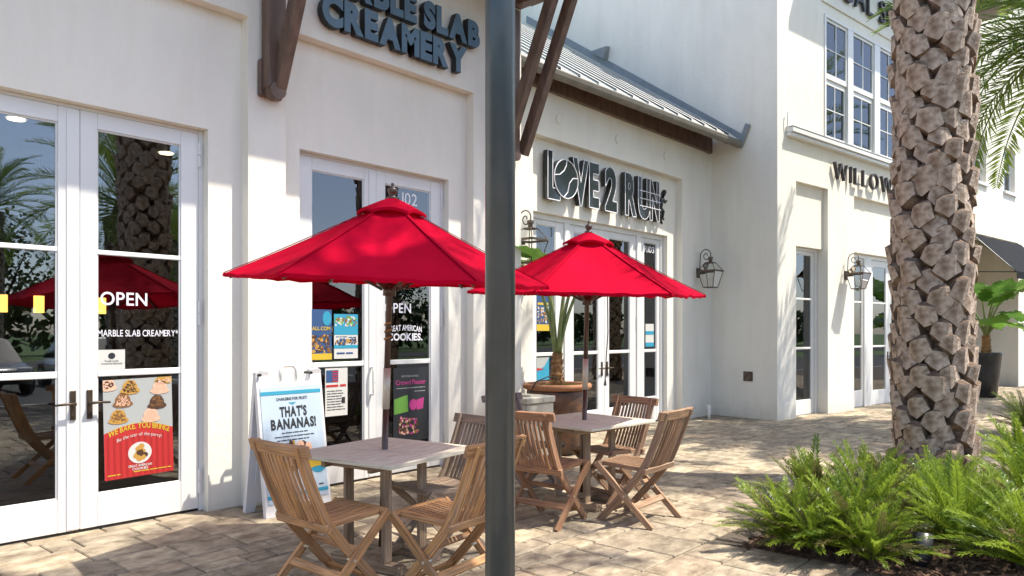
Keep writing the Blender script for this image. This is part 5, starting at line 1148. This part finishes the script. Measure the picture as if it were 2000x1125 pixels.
# ------------------------------------------------------------------ parked cars and trees across the way (they show in the glass)
M['cglass'] = mat('car_glass', (.015, .018, .02), rough=.06, coat=.4); M['tyre'] = mat('tyre', (.015, .015, .015), rough=.8); M['rim'] = mat('alloy', (.5, .5, .5), rough=.3, metal=.8)
def car(label, loc, rz, col, pickup=False):
    t = thing('parked_car', label, 'car', loc, rz, group='cars in the car park'); pm_ = mat('car_paint_' + label.split()[0], col, rough=.25, coat=.8)
    L_ = 2.75 if pickup else 2.25; z1 = 1.02 if pickup else .86
    st = ((-L_, .62, .42, .62), (-L_ + .12, .82, .30, z1 - .08), (-L_ * .5, .90, .24, z1), (0, .91, .22, z1), (L_ * .45, .90, .24, z1 - .02), (L_ - .25, .84, .28, z1 - .16), (L_, .60, .40, .58))
    b = MB(); vs = []
    for (x, hw, za_, zb_) in st: vs += [(x, -hw * .92, za_), (x, -hw, (za_ + zb_) / 2), (x, -hw * .95, zb_ - .05), (x, -hw * .82, zb_), (x, hw * .82, zb_), (x, hw * .95, zb_ - .05), (x, hw, (za_ + zb_) / 2), (x, hw * .92, za_)]
    b.add(vs, [(i * 8 + k, i * 8 + (k + 1) % 8, (i + 1) * 8 + (k + 1) % 8, (i + 1) * 8 + k) for i in range(len(st) - 1) for k in range(8)] + [tuple(range(8)), tuple(48 + k for k in range(7, -1, -1))]); b.build('body', pm_, t, smooth=True)
    cs = ((-.9, .78, z1 - .02), (-.45, .70, z1 + .68), (.75, .70, z1 + .70), (1.25, .78, z1 - .02)) if pickup else ((-1.75, .76, z1 - .02), (-1.05, .64, z1 + .52), (.25, .66, z1 + .56), (1.15, .78, z1 - .04))
    b = MB(); b.add([(x, s_ * hw, z) for (x, hw, z) in cs for s_ in (-1, 1)], [(0, 2, 4, 6), (1, 7, 5, 3), (0, 1, 3, 2), (4, 5, 7, 6)]); b.build('windows', M['cglass'], t)
    b = MB(); (xa, ha, za_), (xb, hb, zb_) = cs[1], cs[2]; b.add([(xa, -ha, za_ + .004), (xa, ha, za_ + .004), (xb, hb, zb_ + .004), (xb, -hb, zb_ + .004), (xa + .1, -ha * .8, za_ + .05), (xa + .1, ha * .8, za_ + .05), (xb - .1, hb * .8, zb_ + .05), (xb - .1, -hb * .8, zb_ + .05)], [(4, 5, 6, 7), (0, 1, 5, 4), (1, 2, 6, 5), (2, 3, 7, 6), (3, 0, 4, 7)]); b.build('roof', pm_, t)
    for x in (-L_ * .62, L_ * .62):
        for s_ in (-1, 1):
            b = MB(); b.tube([(x, s_ * .70, .33), (x, s_ * .915, .33)], .33, 20); o = b.build('wheel', M['tyre'], t); b = MB(); b.tube([(x, s_ * .90, .33), (x, s_ * .925, .33)], .2, 14); b.build('rim', M['rim'], o)
    for s_ in (-1, 1):
        b = MB(); b.cbox(L_ - .16, L_ - .02, s_ * .56 - .16, s_ * .56 + .16, .58, .72, .03); b.build('headlight', M['decal'], t)
car('silver saloon parked nose-in opposite the first doors, seen reflected', (2.4, -11.6, -.12), R(90), (.42, .44, .45))
car('charcoal saloon parked to the right of the silver one, seen reflected', (5.3, -11.7, -.12), R(90), (.05, .055, .06))
car('white saloon parked two bays right of the silver one, seen reflected', (8.1, -11.6, -.12), R(90), (.7, .7, .69))
car('maroon saloon parked farthest right in the row, seen reflected', (13.7, -11.7, -.12), R(90), (.16, .02, .025))
car('pale pickup truck parked across the far side, seen reflected', (1.2, -15.2, -.12), R(180), (.62, .62, .60), True)
rp = random.Random(77)
TM = mat_leaf('tree_leaf', (.02, .045, .012), (.06, .09, .02), .2, .6)
def tree(label, x, y, h, r_):
    t = thing('broadleaf_tree', label, 'tree', (x, y, -.15), group='trees along the road')
    b = MB(); b.tube([(0, 0, 0), (.1, 0, h * .3), (-.1, .1, h * .6)], [.22, .17, .08], 8)
    for k in range(5): a = k * 1.26; b.tube([(0, 0, h * .35), (r_ * .5 * math.cos(a), r_ * .5 * math.sin(a), h * .7)], [.1, .03], 6)
    b.build('trunk', M['trunk_core'], t); b = MB(); cl = [(rp.gauss(0, r_ * .42), rp.gauss(0, r_ * .42), h * rp.uniform(.45, .92), r_ * rp.uniform(.25, .42)) for _ in range(16)]
    for k in range(1500):
        c = cl[k % 16]; d = Vector((rp.gauss(0, 1), rp.gauss(0, 1), rp.gauss(0, .8))).normalized() * c[3] * rp.uniform(.6, 1.05); p = Vector(c[:3]) + d; u = Vector((rp.gauss(0, 1), rp.gauss(0, 1), rp.gauss(0, 1))).normalized() * .16; v = u.cross(d).normalized() * .11
        b.add([p - u, p + v, p + u, p - v], [(0, 1, 2, 3)])
    b.build('crown', TM, t, recalc=False)
b = MB()
for k in range(9000):
    x = rp.uniform(-60, 90); d = Vector((rp.gauss(0, 1), rp.gauss(0, 1), rp.gauss(0, 1))).normalized(); h_ = 4.2 + 1.6 * noise.noise((x * .18, 3, 0)) + .8 * noise.noise((x * .7, 8, 0))
    p = Vector((x, -47 + rp.uniform(-1.5, 1.5), rp.uniform(0, 1) ** .7 * h_)); u = d * .42; v = u.cross(Vector((rp.gauss(0, 1), rp.gauss(0, 1), rp.gauss(0, 1)))).normalized() * .3
    b.add([p - u, p + v, p + u, p - v], [(0, 1, 2, 3)])
prop(b.build('far_woodland', TM, recalc=False), 'dark belt of far woodland across the road, seen in reflections', 'woodland', kind='stuff')
for i, (x, y, h, r_) in enumerate(((-12, -41, 8, 4), (-3, -44, 9, 4.5), (6, -42, 7.5, 4), (14, -45, 9.5, 4.5), (23, -41, 8, 4), (33, -43, 9, 4.5), (44, -42, 8.5, 4.5))):
    tree('%s broadleaf tree along the road behind the viewer' % ('first', 'second', 'third', 'fourth', 'fifth', 'sixth', 'last')[i], x, y, h, r_)
